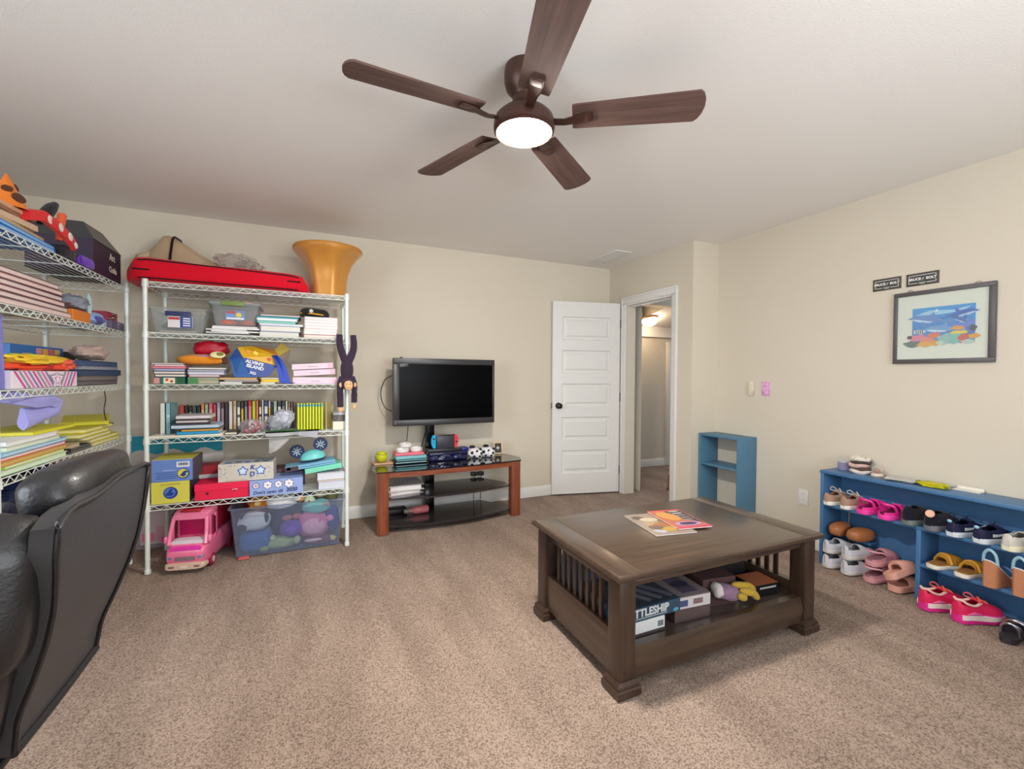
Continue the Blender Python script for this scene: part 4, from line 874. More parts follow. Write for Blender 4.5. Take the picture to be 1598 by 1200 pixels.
for k in range(34):
    a, b_ = rg.uniform(-.155, .155), rg.uniform(.02, .108)
    if abs(b_-.066) < .04 and -.06 < a < .125: continue
    shape(o, star_pts(a, b_, .0042, 4, .5, rg.uniform(0, 1)), [(60, 110, 160), (70, 80, 90), (80, 120, 90)][k % 3], name='speck')
patch(o, -.12, .0, .006, .010, (180, 160, 150), name='print_line')
b = B().box2((-.14, .002, .1175), (.15, .19, .119)); b.obj('top_face', mat((170, 176, 184)), o, smooth=False)
for k in range(5): B().box((-.11+.055*k, .04+.02*(k % 2), .1195), (.035, .03, .001), (0, 0, .4*k)).obj('top_print', paper([(52, 92, 160), (60, 62, 74)][k % 2]), o, smooth=False)
o = carton((-.195, 3.455, z4), .325, .22, .1045, (146, 168, 222), 'lilac-blue decorated box with four daisies and handwriting', R(1.5), 'daisy_box')
for k, (fx, r) in enumerate([(-.125, .020), (-.055, .027), (.01, .024), (.075, .029)]):
    shape(o, [(fx+(r*(1.12 if i % 4 in (1, 2) else .92))*math.cos(2*PI*i/24), .071+(r*(1.12 if i % 4 in (1, 2) else .92))*math.sin(2*PI*i/24)) for i in range(24)], (44, 56, 96), -.0012)
    shape(o, [(fx+(r-.003)*(1.12 if i % 4 in (1, 2) else .88)*math.cos(2*PI*i/24), .071+(r-.003)*(1.12 if i % 4 in (1, 2) else .88)*math.sin(2*PI*i/24)) for i in range(24)], (236, 232, 238) if k else (226, 206, 226), -.0024)
    disc(o, fx, .071, .005, (90, 84, 110), -.0034, seg=12)
ink = mat((40, 50, 92)); letter("Don't open till", .030, ink, o, (-.052, -.0014, .023), FRONT, bold=.0006, shear=.12); letter('2020', .034, ink, o, (.092, -.0014, .026), FRONT, bold=.0014, shear=.12)
letter("Don't open till", .0001, ink, o, (-.052, -.001, .030), FRONT) if False else None
carton((-.13, 3.69, z4), .22, .18, .13, (96, 66, 76), 'dark mauve box behind the daisy box', name='dark_box')
stack(.065, .245, 3.47, z4, [((196, 200, 214), 'pale grey', .058, .22, .065, .245, (206, 210, 222)), ((168, 140, 110), 'tan-edged', .010, .22, .06, .245), ((206, 208, 220), 'white', .050, .22, .06, .25, (214, 216, 226))], 'at the corner post of the fifth shelf', 'thick books stacked at the corner post', seed=30, spine='R')
o = carton((.105, 3.475, z4+.134), .245, .17, .034, (120, 214, 186), 'mint green flat case slanting on the white books', 0, 'mint_case', tilt=(0, R(-7)))
o = carton((.02, 3.50, z4+.160), .33, .16, .030, (120, 176, 208), 'pale blue folder case slanting under the teal cap', 0, 'blue_case', tilt=(0, R(-6.5)))
patch(o, -.165, -.08, .002, .028, (74, 52, 58)); patch(o, -.155, -.13, .006, .024, (200, 190, 190)); patch(o, -.07, .16, .012, .015, (44, 70, 110), name='print_line')
cp = thing('teal_hat', 'small teal cap with two round navy snowflake discs standing on it', 'cap', (.035, 3.585, z4+.206), (0, R(-7), 0))
B().blob((0, 0, .01), (.17, .13, .12), .95, .03, 4, 3, 30, flat=-.008).obj('crown', mat((112, 206, 206), .35, 0, .06, 20, 0, .3), cp)
B().tube([(.086*math.cos(a), .066*math.sin(a), .003) for a in [2*PI*k/30 for k in range(30)]], .004, 6, True).obj('band', mat((40, 60, 66)), cp)
for sx_, zz in ((-.098, .075), (.062, .100)):
    e = B(); M_ = Matrix.Translation((sx_, -.005, zz)) @ Euler((R(90), R(8 if sx_ < 0 else -8), 0)).to_matrix().to_4x4()
    e.lathe([(0, -.005), (.046, -.005), (.049, 0), (.046, .005), (0, .005)], M=M_, seg=32); eo = e.obj('snowflake_disc', mat((26, 40, 92), .35, 0, .05, 20, 0, .3), cp)
    f = B()
    for k in range(4): f.box((sx_, -.0112, zz), (.064, .0015, .006), (0, PI*k/4+.2, 0))
    f.obj('snowflake', paper((176, 208, 216)), eo, smooth=False)
B().cone((-.06, -.002, .055), (-.085, -.004, .07), .01).cone((.045, -.002, .06), (.058, -.004, .085), .01).obj('ear_stalk', mat((30, 44, 92)), cp)['kind'] = 'stuff'

# ---- below: the camper van, bins and what leans behind
vn = thing('toy_camper_van', 'large pink toy camper van parked nose-out under the shelving unit', 'toy van', (-.698, 3.392, 0), R(-11))
PK, PK2, MG = mat((232, 112, 150), .32, 0, .04, 15, 0, .4), mat((240, 128, 166), .3, 0, .03, 15, 0, .4), mat((196, 24, 104), .4, 0, .05, 15)
def sq(hw_, z0_, z1_, y, e=.35, n=28, cx=0): return [(cx+hw_*math.copysign(abs(math.cos(a))**e, math.cos(a)), y, (z0_+z1_)/2+(z1_-z0_)/2*math.copysign(abs(math.sin(a))**e, math.sin(a))) for a in [2*PI*k/n for k in range(n)]]
B().loft([sq(.098, .075, .135, -.022), sq(.106, .055, .160, -.008), sq(.112, .045, .178, .03), sq(.114, .035, .19, .10), sq(.114, .035, .19, .50), sq(.110, .045, .18, .515)]).obj('lower_body', PK, vn)
B().loft([sq(.110, .19, .35, .16), sq(.112, .185, .372, .20), sq(.112, .185, .378, .48), sq(.106, .19, .37, .51)]).obj('rear_body', mat((150, 20, 44), .4, 0, .06, 15), vn)
B().loft([sq(.094, .318, .352, .05), sq(.102, .312, .366, .085), sq(.108, .31, .376, .16), sq(.108, .31, .378, .19)]).obj('cab_roof', PK2, vn)
B().box2((-.055, .06, .364), (.055, .17, .378), .005).obj('roof_hatch', mat((170, 26, 40), .4), vn)
for s in (-1, 1):
    B().tube([(s*.102, .012, .172), (s*.100, .035, .25), (s*.092, .062, .33)], [.013, .011, .012], 8).obj('windscreen_pillar', PK2, vn)
    B().box2((s*.106-.005, .07, .172), (s*.106+.005, .09, .33), .003).box2((s*.106-.005, .15, .172), (s*.106+.005, .185, .33), .003).obj('door_frame', PK, vn)['kind'] = 'stuff'
    w_ = B(); w_.lathe([(0, -.013), (.036, -.013), (.041, -.008), (.041, .008), (.036, .013), (0, .013)], M=Matrix.Translation((s*.104, .095, .041)) @ Matrix.Rotation(PI/2, 4, 'Y'), seg=24); wo = w_.obj('wheel', mat((150, 28, 60), .5), vn)
    B().cone((s*.117, .095, .041), (s*.119, .095, .041), .02).obj('hub', mat((226, 190, 204), .3), wo)
    w_ = B(); w_.lathe([(0, -.013), (.036, -.013), (.041, -.008), (.041, .008), (.036, .013), (0, .013)], M=Matrix.Translation((s*.104, .41, .041)) @ Matrix.Rotation(PI/2, 4, 'Y'), seg=24); w_.obj('wheel', mat((150, 28, 60), .5), vn)
    B().blob((s*.082, -.008, .100), (.046, .03, .036), .7).obj('headlight', mat((120, 140, 176), .15, .2, .05, 20, 0, .5), vn)
    B().blob((s*.122, .028, .20), (.022, .03, .05), .7).obj('wing_mirror', PK2, vn)
    B().box2((s*.1105, .12, .20), (s*.1125, .147, .31)).obj('side_window', mat((96, 20, 40), .3), vn, smooth=False)
B().box2((-.098, .158, .175), (.098, .163, .33)).obj('cab_interior', MG, vn, smooth=False)
B().loft([sq(.094, .168, .196, .02, .5), sq(.096, .168, .20, .07, .5)]).obj('dashboard', mat((224, 218, 228), .4), vn)
B().loft([sq(.088, .140, .162, -.0175, .5), sq(.09, .14, .168, -.002, .5)]).obj('bonnet_panel', mat((226, 60, 170), .3, 0, .03, 15, 0, .3), vn)
gr = B().box((0, -.0215, .094), (.11, .006, .026), bev=.002).obj('grille', mat((104, 84, 92), .4), vn)
for k in range(4): B().box((0, -.0255, .085+.006*k), (.104, .002, .0018)).obj('grille_bar', mat((170, 150, 158), .3), gr, smooth=False)
B().loft([sq(.100, .030, .062, -.034, .4), sq(.112, .026, .070, -.018, .4), sq(.114, .03, .062, .03, .4)]).obj('bumper', mat((206, 178, 158), .35), vn)
B().box((0, -.0352, .048), (.04, .002, .012)).obj('plate', mat((224, 206, 190)), vn, smooth=False)
for s in (-1, 1): B().box((s*.07, -.0335, .048), (.03, .003, .010)).obj('fog_light', mat((110, 84, 76)), vn, smooth=False)
# clear bin full of soft toys
BW_, BD_, BH_ = .715, .40, .345
bn = thing('toy_bin', 'large clear storage bin full of soft toys under the shelving unit', 'storage bin', (-.118, 3.475, 0), R(.5))
bin_shell(bn, BW_, BD_, BH_, .03, clear((196, 208, 230), .05, .1))
B().box2((-.31, -.004, .0), (-.245, .03, .012), .003).obj('clip', mat((206, 90, 84)), bn)
def ears(c, x, y, z, s, gap): return [('ear', c, (x-gap, y, z), (s, s*.5, s)), ('ear', c, (x+gap, y, z), (s, s*.5, s))]
bx = -.118
P_ = lambda x, y, z: (bx+x, 3.475+y, z)
toys = [
 ('blue_blanket', 'folded blue fleece blanket at the bottom of the toy bin', (-.215, .14, .012), (.20, .20, .145), (70, 112, 166), .5, .05, 'blanket', []),
 ('plush_dog', 'white plush dog with black patches pressed against the bin front', (-.225, .115, .158), (.20, .17, .125), (226, 224, 218), .85, .1, 'soft toy', [('ear', (44, 46, 54), (.075, -.03, .075), (.035, .07, .10)), ('muzzle', (30, 34, 44), (-.062, -.055, .045), (.07, .07, .05)), ('patch', (48, 48, 56), (-.06, .0, .10), (.06, .09, .05))]),
 ('plush_navy_bear', 'big navy plush bear in the middle of the toy bin', (.0, .20, .06), (.26, .22, .25), (42, 48, 72), .85, .12, 'soft toy', [('ear', (42, 48, 72), (-.07, 0, .24), (.07, .05, .06)), ('ear', (42, 48, 72), (.07, 0, .24), (.07, .05, .06)), ('bow', (196, 110, 106), (-.02, -.10, .16), (.07, .03, .04)), ('bow', (196, 110, 106), (.045, -.10, .165), (.07, .03, .045))]),
 ('plush_purple_ball', 'round purple plush toy in the toy bin', (.01, .09, .085), (.15, .12, .12), (108, 62, 164), .9, .08, 'soft toy', [('face', (140, 90, 190), (0, -.05, .06), (.07, .03, .06))]),
 ('plush_frog', 'cream and green plush frog at the bottom front of the toy bin', (-.06, .105, .012), (.20, .12, .085), (172, 184, 128), .85, .18, 'soft toy', [('eye', (206, 214, 170), (-.05, -.03, .085), (.04, .04, .04)), ('eye', (206, 214, 170), (.03, -.03, .09), (.04, .04, .04)), ('foot', (150, 170, 104), (-.10, -.05, .025), (.07, .05, .045)), ('foot', (196, 206, 150), (.105, -.03, .05), (.05, .05, .06))]),
 ('plush_pink_pig', 'pink plush pig with a curled body against the bin front', (.155, .115, .06), (.22, .14, .19), (226, 126, 160), .8, .14, 'soft toy', [('belly', (240, 178, 190), (.0, -.055, .09), (.16, .05, .12)), ('snout', (240, 150, 180), (.11, -.03, .13), (.06, .06, .06)), ('ear', (226, 126, 160), (.05, 0, .20), (.05, .04, .06))]),
 ('plush_maroon_dog', 'maroon plush toy low in the toy bin beside the pig', (.19, .10, .010), (.20, .11, .06), (122, 52, 82), .8, .15, 'soft toy', [('paw', (226, 206, 120), (.085, -.02, .03), (.07, .05, .04)), ('stripe', (226, 196, 190), (-.03, -.045, .04), (.14, .02, .025))]),
 ('plush_violet_toy', 'deep violet plush toy at the far end of the toy bin', (.275, .16, .07), (.12, .19, .19), (66, 60, 134), .85, .15, 'soft toy', []),
 ('plush_mint_bird', 'mint green plush bird at the top of the toy bin', (.175, .11, .232), (.19, .13, .10), (128, 206, 186), .85, .12, 'soft toy', [('head', (196, 214, 180), (-.045, -.02, .10), (.075, .07, .07)), ('eye', (50, 44, 50), (-.05, -.055, .105), (.012, .01, .012)), ('beak', (226, 150, 120), (.06, -.05, .07), (.05, .03, .02))]),
 ('plush_white_bear', 'white plush bear lying on the heap above the bin rim', (-.055, .13, .285), (.20, .15, .105), (232, 230, 228), .9, .1, 'soft toy', [('tag', (240, 240, 240), (.105, -.04, .07), (.04, .004, .03))]),
 ('plush_lion', 'golden curly-maned plush lion peeking over the bin rim', (-.195, .17, .285), (.15, .12, .095), (206, 132, 44), .9, .35, 'soft toy', [('nose', (240, 214, 150), (-.01, -.055, .055), (.045, .03, .035))]),
 ('plush_navy_doll', 'navy-hooded plush doll above the bin rim under the shelf', (.085, .20, .30), (.15, .13, .085), (36, 44, 84), .85, .1, 'soft toy', [('face', (214, 160, 112), (-.02, -.06, .04), (.09, .04, .05))]),
 ('plush_beige_bear', 'beige plush bear head poking up next to the mint bird', (.205, .20, .325), (.10, .10, .06), (206, 188, 160), .85, .08, 'soft toy', [('snout', (220, 204, 180), (.0, -.045, .02), (.05, .03, .025))]),
 ('plush_olive_toy', 'olive plush toy at the far back corner of the toy bin', (.285, .25, .27), (.10, .12, .09), (150, 148, 96), .85, .1, 'soft toy', []),
 ('red_cloth', 'dark red cloth bunched at the back of the toy bin', (-.08, .325, .14), (.46, .08, .22), (140, 26, 40), .6, .12, 'cloth', []),
]
for k, (nm, lb_, p, d, c, e, am, ct, parts) in enumerate(toys):
    plush(nm, lb_, P_(*p), d, c, 0, e, am, k+2, ct, 'soft toys in the clear bin' if ct == 'soft toy' else None, parts=parts)
# clear bin with a butterfly print behind the van and boards leaning in the corner
cb2 = thing('print_bin', 'clear bin with a pink print and teal butterfly behind the toy van', 'storage bin', (-.955, 3.925, 0))
bin_shell(cb2, .33, .125, .355, .008, clear((222, 214, 220), .18, .2))
B().box2((-.12, .002, .04), (.14, .0055, .28)).obj('printed_sheet', paper((206, 192, 196)), cb2, smooth=False)
for k in range(3): B().box2((-.11+.08*k, -.0004*(k+1), .06), (-.04+.08*k, .0018, .12+.04*k)).obj('print_block', paper([(226, 130, 160), (214, 160, 180), (206, 176, 190)][k]), cb2, smooth=False)
bt = B(); bt.loft([[(x_, y_, z_) for x_, z_ in ((.06, .235), (.085, .265), (.095, .24), (.12, .235), (.10, .215), (.085, .205))] for y_ in (.0, .002)]); bt.obj('butterfly_print', paper((60, 130, 130)), cb2, smooth=False)
B().box((-.01, .0, .30), (.05, .002, .004)).obj('handle_slot', mat((60, 56, 60)), cb2, smooth=False)
B().box2((.0, -.0028, .045), (.14, -.0016, .085)).obj('print_block', paper((232, 90, 180)), cb2, smooth=False)
bb = thing('teal_board', 'teal and white scalloped picture board leaning against the back wall behind the boxes', 'picture board', (-.865, 4.066, 0), (R(-.3), 0, 0))
B().box2((-.30, 0, .0), (.27, .012, .80), .002).obj('board', mat((212, 206, 200)), bb)
pts = [(-.295, .795), (-.295, .70)] + [(-.295+.56*i/20, .675+.018*math.sin(i*.9)) for i in range(21)] + [(.265, .795)]
shape(bb, pts, (40, 158, 182), -.0015)
carton((-.38, 3.99, 0), .36, .07, .30, (150, 20, 34), 'dark red flat case standing behind the toy van by the wall', name='red_case')

# ------------------------------------------------------------------ the unit on the side wall (front faces +x; local y runs into the shelf)
def SL(z, y, dx=0.0): return (LX-.02-dx, y, z)
def sstack(y0, y1, z, items, where, group, seed, name='book', spine='L', dx=0.0):
    M_ = Matrix.Translation((LX-.02-dx, 0, 0)) @ Matrix.Rotation(PI/2, 4, 'Z')
    return stack(y0, y1, 0, z, items, where, group, PI/2, M_, .006, spine, name, seed)
Q = PI/2
a4, a3, a2, a1, a0 = [z+.001 for z in (LV2[4], LV2[3], LV2[2], LV2[1], LV2[0])]
o = carton(SL(a4, 3.420), .40, .28, .185, (46, 34, 56), 'black glitter craft box with a peaked lid and pale lettering, on the top wire shelf', Q, 'craft_box', m=mat((50, 36, 62), .55, 0, .25, 120, .1))
B().loft([[(-.202, y_, z_) for y_, z_ in ((-.004, .183), (.284, .183), (.24, .27), (.04, .27))], [(.05, y_, z_) for y_, z_ in ((-.004, .183), (.284, .183), (.24, .275), (.04, .275))], [(.203, y_, z_) for y_, z_ in ((-.004, .183), (.284, .183), (.26, .20), (.02, .20))]]).obj('lid', mat((34, 30, 32), .35, 0, .5, 400, .2, .2), o, smooth=False)
lw_ = paper((206, 196, 180)); letter('Art', .056, lw_, o, (.060, -.0015, .135), FRONT, bold=.0015); letter('Crafts', .046, lw_, o, (.070, -.0015, .062), FRONT, bold=.0015)
ht = thing('party_hat', 'orange cone hat with brown felt patches standing on the cardboard sheets', 'hat', (-1.135, 2.575, a4+.1275), (R(4), R(2), 0))
B().lathe([(.064, 0), (.003, .135), (0, .137)], seg=36).obj('cone', cloth((222, 122, 44), .05), ht)
for th, zz, r in ((-.35, .040, .021), (.62, .085, .015), (-1.1, .070, .014)):
    M_ = Matrix.Rotation(th, 4, 'Z') @ Matrix.Translation((.066*(1-zz/.137)+.001, 0, zz)) @ Matrix.Rotation(R(90-22), 4, 'Y')
    B().lathe([(0, -.003), (r, -.003), (r, .003), (0, .004)], M=M_ @ Matrix.Diagonal((1, 1.25, 1, 1)), seg=16).obj('felt_patch', cloth((84, 48, 30)), ht)
cbm = (182, 140, 104)
for k, (w_, d_, ya, yb, zz, rz, c) in enumerate([(.44, .30, 2.57, 0, .034, .05, (196, 164, 124)), (.36, .30, 2.50, 0, .0605, -.08, (206, 178, 150)), (.34, .30, 2.52, 0, .087, .05, (150, 106, 78)), (.28, .26, 2.55, 0, .1065, -.04, (206, 160, 128))]):
    carton(SL(a4+zz, ya, .02), w_, d_, .025 if k < 2 else .018, c, ['pale brown sheet of cardboard lowest in the pile under the orange hat', 'cream folded card in the pile under the orange hat', 'brown card with dark edge in the pile under the orange hat', 'peach card sheet topmost under the orange hat'][k], Q+rz, 'card_sheet', group='cardboard sheets under the orange hat')
for k, (c, yy, w_, lab) in enumerate([((46, 120, 206), 2.565, .49, 'bright blue folder lowest under the cardboard sheets'), ((70, 150, 222), 2.575, .49, 'sky blue folder just under the cardboard sheets')]):
    book(SL(a4+.0165*k, yy, .0), w_, .34, .016, c, lab, Q+.03*k, 'R', (150, 190, 226), 'blue folders under the cardboard sheets', 'folder', (0, 0), 'folder')
bw_ = thing('polka_bow', 'red bow with white spots and a black felt ear on the top wire shelf', 'bow', (-1.068, 2.80, a4+.035))
RD = cloth((212, 44, 44), .06)
b = B(); L_ = [(-.02, -.215, .075), (.0, -.13, .100), (.012, -.06, .085), (.02, .02, .062), (.022, .075, .044), (.02, .10, .030)]
b.loft([[(x_-.004, y_-.0, z_-.026), (x_+.012, y_+.006, z_-.022), (x_+.016, y_+.012, z_), (x_+.010, y_+.014, z_+.024), (x_-.008, y_+.010, z_+.026), (x_-.014, y_, z_)] for x_, y_, z_ in L_]).obj('ribbon', RD, bw_)
for x_, y_, z_, r in ((.017, -.10, .093, .020), (.029, -.035, .080, .020), (.036, .035, .058, .020), (.037, .088, .030, .016)): B().blob((x_, y_+.008, z_), (.007, r*2.2, r*1.9), 1, rot=(R(-18), 0, 0)).obj('spot', cloth((226, 214, 206)), bw_)
B().blob((-.03, .125, .0), (.08, .17, .07), .8, .15, 5, 4, 22, flat=-.032).obj('black_fold', cloth((36, 32, 38)), bw_)
B().tube([(-.02, -.10, .085), (-.015, -.06, .12), (-.015, -.01, .165), (-.015, .035, .20)], [.022, .026, .024, .014], 12).obj('felt_ear', cloth((32, 30, 34)), bw_)
B().tube([(-.05, .155, .06), (-.045, .16, .13), (-.04, .165, .182)], [.012, .016, .018], 12).blob((-.04, .165, .185), (.036, .036, .03), 1).obj('orange_tab', cloth((226, 100, 66)), bw_)
plush('purple_pouch', 'bright purple cloth pouch slumped at the edge of the top wire shelf', (-1.072, 3.115, a4), (.045, .17, .055), (112, 66, 190), .0, .8, .2, 8, 'pouch')
sstack(2.38, 2.80, a4-.0, [], '', '', 1) if False else None
# second shelf of the side unit
o_cols = [((150, 110, 108), 'rosy brown', .026, .30), ((90, 84, 90), 'dark-covered', .024, .30), ((130, 60, 70), 'wine-covered', .024, .29), ((80, 80, 88), 'slate-covered', .024, .29), ((140, 70, 78), 'dull red-covered', .024, .28), ((110, 96, 96), 'grey-covered', .024, .28)]
sstack(2.42, 2.86, a3, [(c, w_, t, d, 2.34, 2.96-.022*k, (226, 204, 200)) for k, (c, w_, t, d) in enumerate(o_cols)], 'of pink-paged albums', 'pink-paged albums on the second side shelf', 41, 'album', 'L')
book((LX-.02, 2.62, a3), .001, .001, .001, (0, 0, 0), 'x') if False else None
plush('grey_bag', 'shiny grey plastic pouch lying against the pink-paged albums', (-1.13, 3.08, a3+.062), (.14, .20, .075), (130, 132, 150), .2, .8, .3, 6, 'pouch', m=mat((150, 156, 176), .2, .1, .1, 25, .1, .4))
carton(SL(a3, 3.078), .20, .20, .055, (226, 130, 40), 'orange flat box in front of the shiny grey pouch', Q, 'orange_box')
plush('mermaid_toy', 'iridescent pale blue and lilac plush tail beside the orange box', (-1.12, 3.295, a3), (.12, .20, .07), (140, 176, 226), .3, .8, .2, 5, 'soft toy', parts=[('fin', (176, 206, 206), (0, -.10, .10), (.03, .05, .13)), ('fin', (90, 80, 160), (.03, -.02, .03), (.08, .16, .05)), ('leaf', (50, 96, 70), (-.03, .07, .10), (.03, .16, .02))])
o = carton(SL(a3+.0515, 3.57, .03), .17, .20, .055, (150, 44, 70), 'maroon patterned box on the grey-violet box', Q, 'maroon_box'); patch(o, -.075, .075, .030, .042, (196, 60, 80)); patch(o, -.075, .075, .010, .020, (176, 120, 130)); patch(o, .0, .03, .012, .046, (206, 190, 190))
o = carton(SL(a3, 3.565, .0), .205, .24, .050, (104, 96, 124), 'grey-violet box with a small emblem under the maroon box', Q, 'violet_box'); patch(o, -.01, .02, .010, .042, (176, 172, 186)); patch(o, -.005, .012, .014, .032, (104, 96, 124), -.0018)
carton(SL(a3, 3.43, .02), .045, .10, .05, (196, 214, 222), 'small white tube box standing at the mermaid tail', Q, 'white_box')
# third shelf of the side unit
o = carton(SL(a2, 3.13, .19), .50, .16, .205, (56, 116, 190), 'blue flat box with coloured squares standing behind the tissue paper', Q, 'blue_box')
for k in range(4):
    for j in range(2): patch(o, -.03+.062*k, .022+.062*k, .115+.042*j, .152+.042*j, [(120, 196, 170), (222, 150, 150), (206, 214, 120), (236, 170, 70), (150, 190, 206), (214, 110, 120), (130, 200, 180), (230, 190, 90)][k*2+j])
patch(o, -.15, -.07, .11, .165, (206, 190, 120)); patch(o, -.22, -.17, .13, .15, (226, 150, 110)); disc(o, -.19, .125, .010, (230, 232, 240))
carton(SL(a2, 3.46, .19), .14, .12, .19, (52, 52, 60), 'dark case standing beside the blue flat box', Q, 'dark_case')
o = carton(SL(a2, 2.745, .005), .56, .155, .075, (232, 222, 232), 'white gift box with pink and grey star stripes', Q, 'gift_box')
cols = [(206, 80, 160), (150, 150, 160), (220, 120, 180), (140, 130, 176)]
for k in range(9):
    x_ = -.27+.034*k; shape(o, [(x_, .0735), (x_+.017, .0735), (x_+.094, .002), (x_+.077, .002)], cols[k % 4], -.0012) if x_+.09 < .08 else None
for k in range(6):
    x_ = .10+.034*k; shape(o, [(x_+.05, .0735), (x_+.067, .0735), (x_+.017, .002), (x_, .002)], cols[(k+1) % 4], -.0012) if x_+.063 < .285 else None
shape(o, star_pts(.085, .036, .060, 5, .45)[0:10] if False else [(max(-.28, min(.28, a)), max(.002, min(.073, b_))) for a, b_ in star_pts(.075, .034, .075, 5, .45)], (150, 146, 164), -.0020); shape(o, [(a, max(.002, min(.073, b_))) for a, b_ in star_pts(.075, .034, .058, 5, .45)], (240, 234, 240), -.0028)
shape(o, [(a, max(.002, min(.073, b_))) for a, b_ in star_pts(.075, .036, .034, 5, .45)], (206, 110, 176), -.0036); shape(o, [(a, max(.002, min(.073, b_))) for a, b_ in star_pts(.075, .036, .022, 5, .45)], (244, 240, 244), -.0044)
ti = thing('tissue_paper', 'bright orange, yellow and lime tissue paper heaped on the star-striped gift box', 'tissue paper', (-1.150, 2.755, a2+.0765)); ti.scale = (1, 1, .62)
for k, (c, yy, zz, w_, h_) in enumerate([((236, 84, 52), -.0, .035, .56, .075), ((240, 206, 60), -.02, .075, .48, .07), ((200, 226, 60), .03, .09, .44, .06), ((240, 110, 84), .21, .05, .15, .09), ((232, 60, 80), .10, .03, .34, .05)]):
    B().blob((.02*(k % 2), yy, zz), (.115, w_, h_), .8, .4, 9, k+3, 26, flat=-zz+.001).obj('tissue_sheet', mat(c, .6, 0, .05, 30), ti)
sstack(3.10, 3.52, a2, [((86, 80, 84), 'dark grey', .026, .15, 3.08, 3.55, (110, 104, 108)), ((110, 104, 100), 'grey-brown', .026, .15, 3.09, 3.56, (130, 122, 118)), ((52, 66, 96), 'navy', .034, .15, 3.08, 3.60, (64, 80, 110)), ((150, 152, 166), 'pale grey', .018, .15, 3.09, 3.58, (160, 164, 176)), ((56, 74, 110), 'denim blue', .030, .15, 3.07, 3.57, (70, 90, 128))], 'beside the gift box', 'folded clothes beside the gift box', 47, 'folded_garment', 'R')
plush('beige_cloth', 'crumpled pale pink-beige cloth on top of the folded dark clothes', (-1.145, 3.36, a2+.138), (.15, .36, .085), (192, 168, 158), .2, .85, .3, 9, 'cloth')
lv = thing('lavender_scarf', 'lavender fabric draped through the shelves near the leather chair', 'fabric', (-1.06, 2.50, 0))
LVM = cloth((158, 158, 222), .12, 14, .2)
B().sheet(lambda u, v: Vector((.0+.02*math.sin(9*u+1.5*v)-.05*u, -.225+.165*u+.02*v, a3-.045-.29*v)), 20, 16, .004).obj('drape', LVM, lv)
pth = [(-.10, -.06, 1.158), (-.06, .04, 1.148), (-.03, .16, 1.125), (-.03, .28, 1.125), (-.03, .345, 1.105), (-.035, .33, 1.08), (-.045, .28, 1.065), (-.05, .22, 1.06), (-.055, .16, 1.052), (-.06, .13, 1.05)]
b = B(); rings = []
for i, p in enumerate(pth):
    p = Vector(p); w_ = [.02, .028, .03, .03, .034, .036, .034, .038, .046, .05][i]; t = (Vector(pth[min(i+1, 9)])-Vector(pth[max(i-1, 0)])).normalized(); n = t.cross(Vector((1, 0, 0))).normalized()
    rings.append([p + n*w_*math.cos(q) + Vector((.016, 0, 0))*math.sin(q)*(1+.3*math.cos(3*q)) for q in [2*PI*k/14 for k in range(14)]])
b.loft(rings).obj('tied_end', LVM, lv)
# fourth shelf of the side unit
sstack(2.40, 2.84, a1, [((196, 226, 190), 'pale green', .024, .26, 2.34, 2.90, (214, 228, 206)), ((176, 206, 60), 'lime', .014, .26, 2.40, 2.88), ((214, 150, 60), 'orange-brown', .020, .26, 2.36, 2.92, (206, 176, 110)), ((206, 84, 80), 'red-cornered white', .016, .26, 2.36, 2.90, (226, 222, 214)), ((120, 186, 226), 'sky blue', .016, .26, 2.38, 2.92, (200, 222, 230)), ((206, 222, 190), 'greenish white', .020, .26, 2.42, 2.86, (222, 226, 212)), ((222, 224, 224), 'white', .022, .26, 2.42, 2.82, (230, 230, 228)), ((206, 200, 50), 'bright yellow', .016, .22, 2.60, 2.98, (230, 222, 60))], 'near the leather chair', 'school books stacked near the leather chair', 51)
sstack(2.9, 3.2, a1, [((76, 72, 70), 'dark olive', .014, .26, 2.95, 3.19, (120, 116, 104)), ((72, 70, 72), 'charcoal', .012, .25, 2.95, 3.17, (110, 108, 104)), ((196, 178, 140), 'tan', .018, .22, 2.94, 3.05, (196, 180, 146))], 'in the middle of the fourth side shelf', 'books in the middle of the fourth side shelf', 53)
sstack(3.2, 3.6, a1, [((196, 186, 40), 'mustard yellow', .021, .24, 3.23, 3.58, (232, 224, 180)), ((206, 198, 46), 'bright yellow', .021, .24, 3.20, 3.56, (236, 230, 190)), ((190, 182, 40), 'olive yellow', .021, .24, 3.12, 3.45, (232, 226, 186)), ((214, 206, 60), 'lemon yellow', .021, .24, 3.06, 3.42, (234, 230, 180)), ((200, 192, 44), 'golden yellow', .022, .24, 3.10, 3.48, (236, 228, 160))], 'at the far end', 'yellow workbooks stacked at the far end', 57, spine='R')
yb_ = book(SL(a1+.124, 3.42), .20, .20, .02, (196, 188, 40), 'yellow workbook tilted on the far-end stack of the side unit', Q+.3, 'R', (200, 194, 60), tilt=(R(0), R(-8)))
cw = thing('earphone_wire', 'thin black wire dangling from the third side shelf onto the yellow workbooks', 'cord', (-1.07, 3.33, 0)); B().tube([(0, 0, 1.15), (.004, .005, 1.10), (-.002, .0, 1.04), (.004, .008, .98), (.01, .02, .965), (.02, .06, .955)], .0028, 6).obj('wire', BLK, cw)
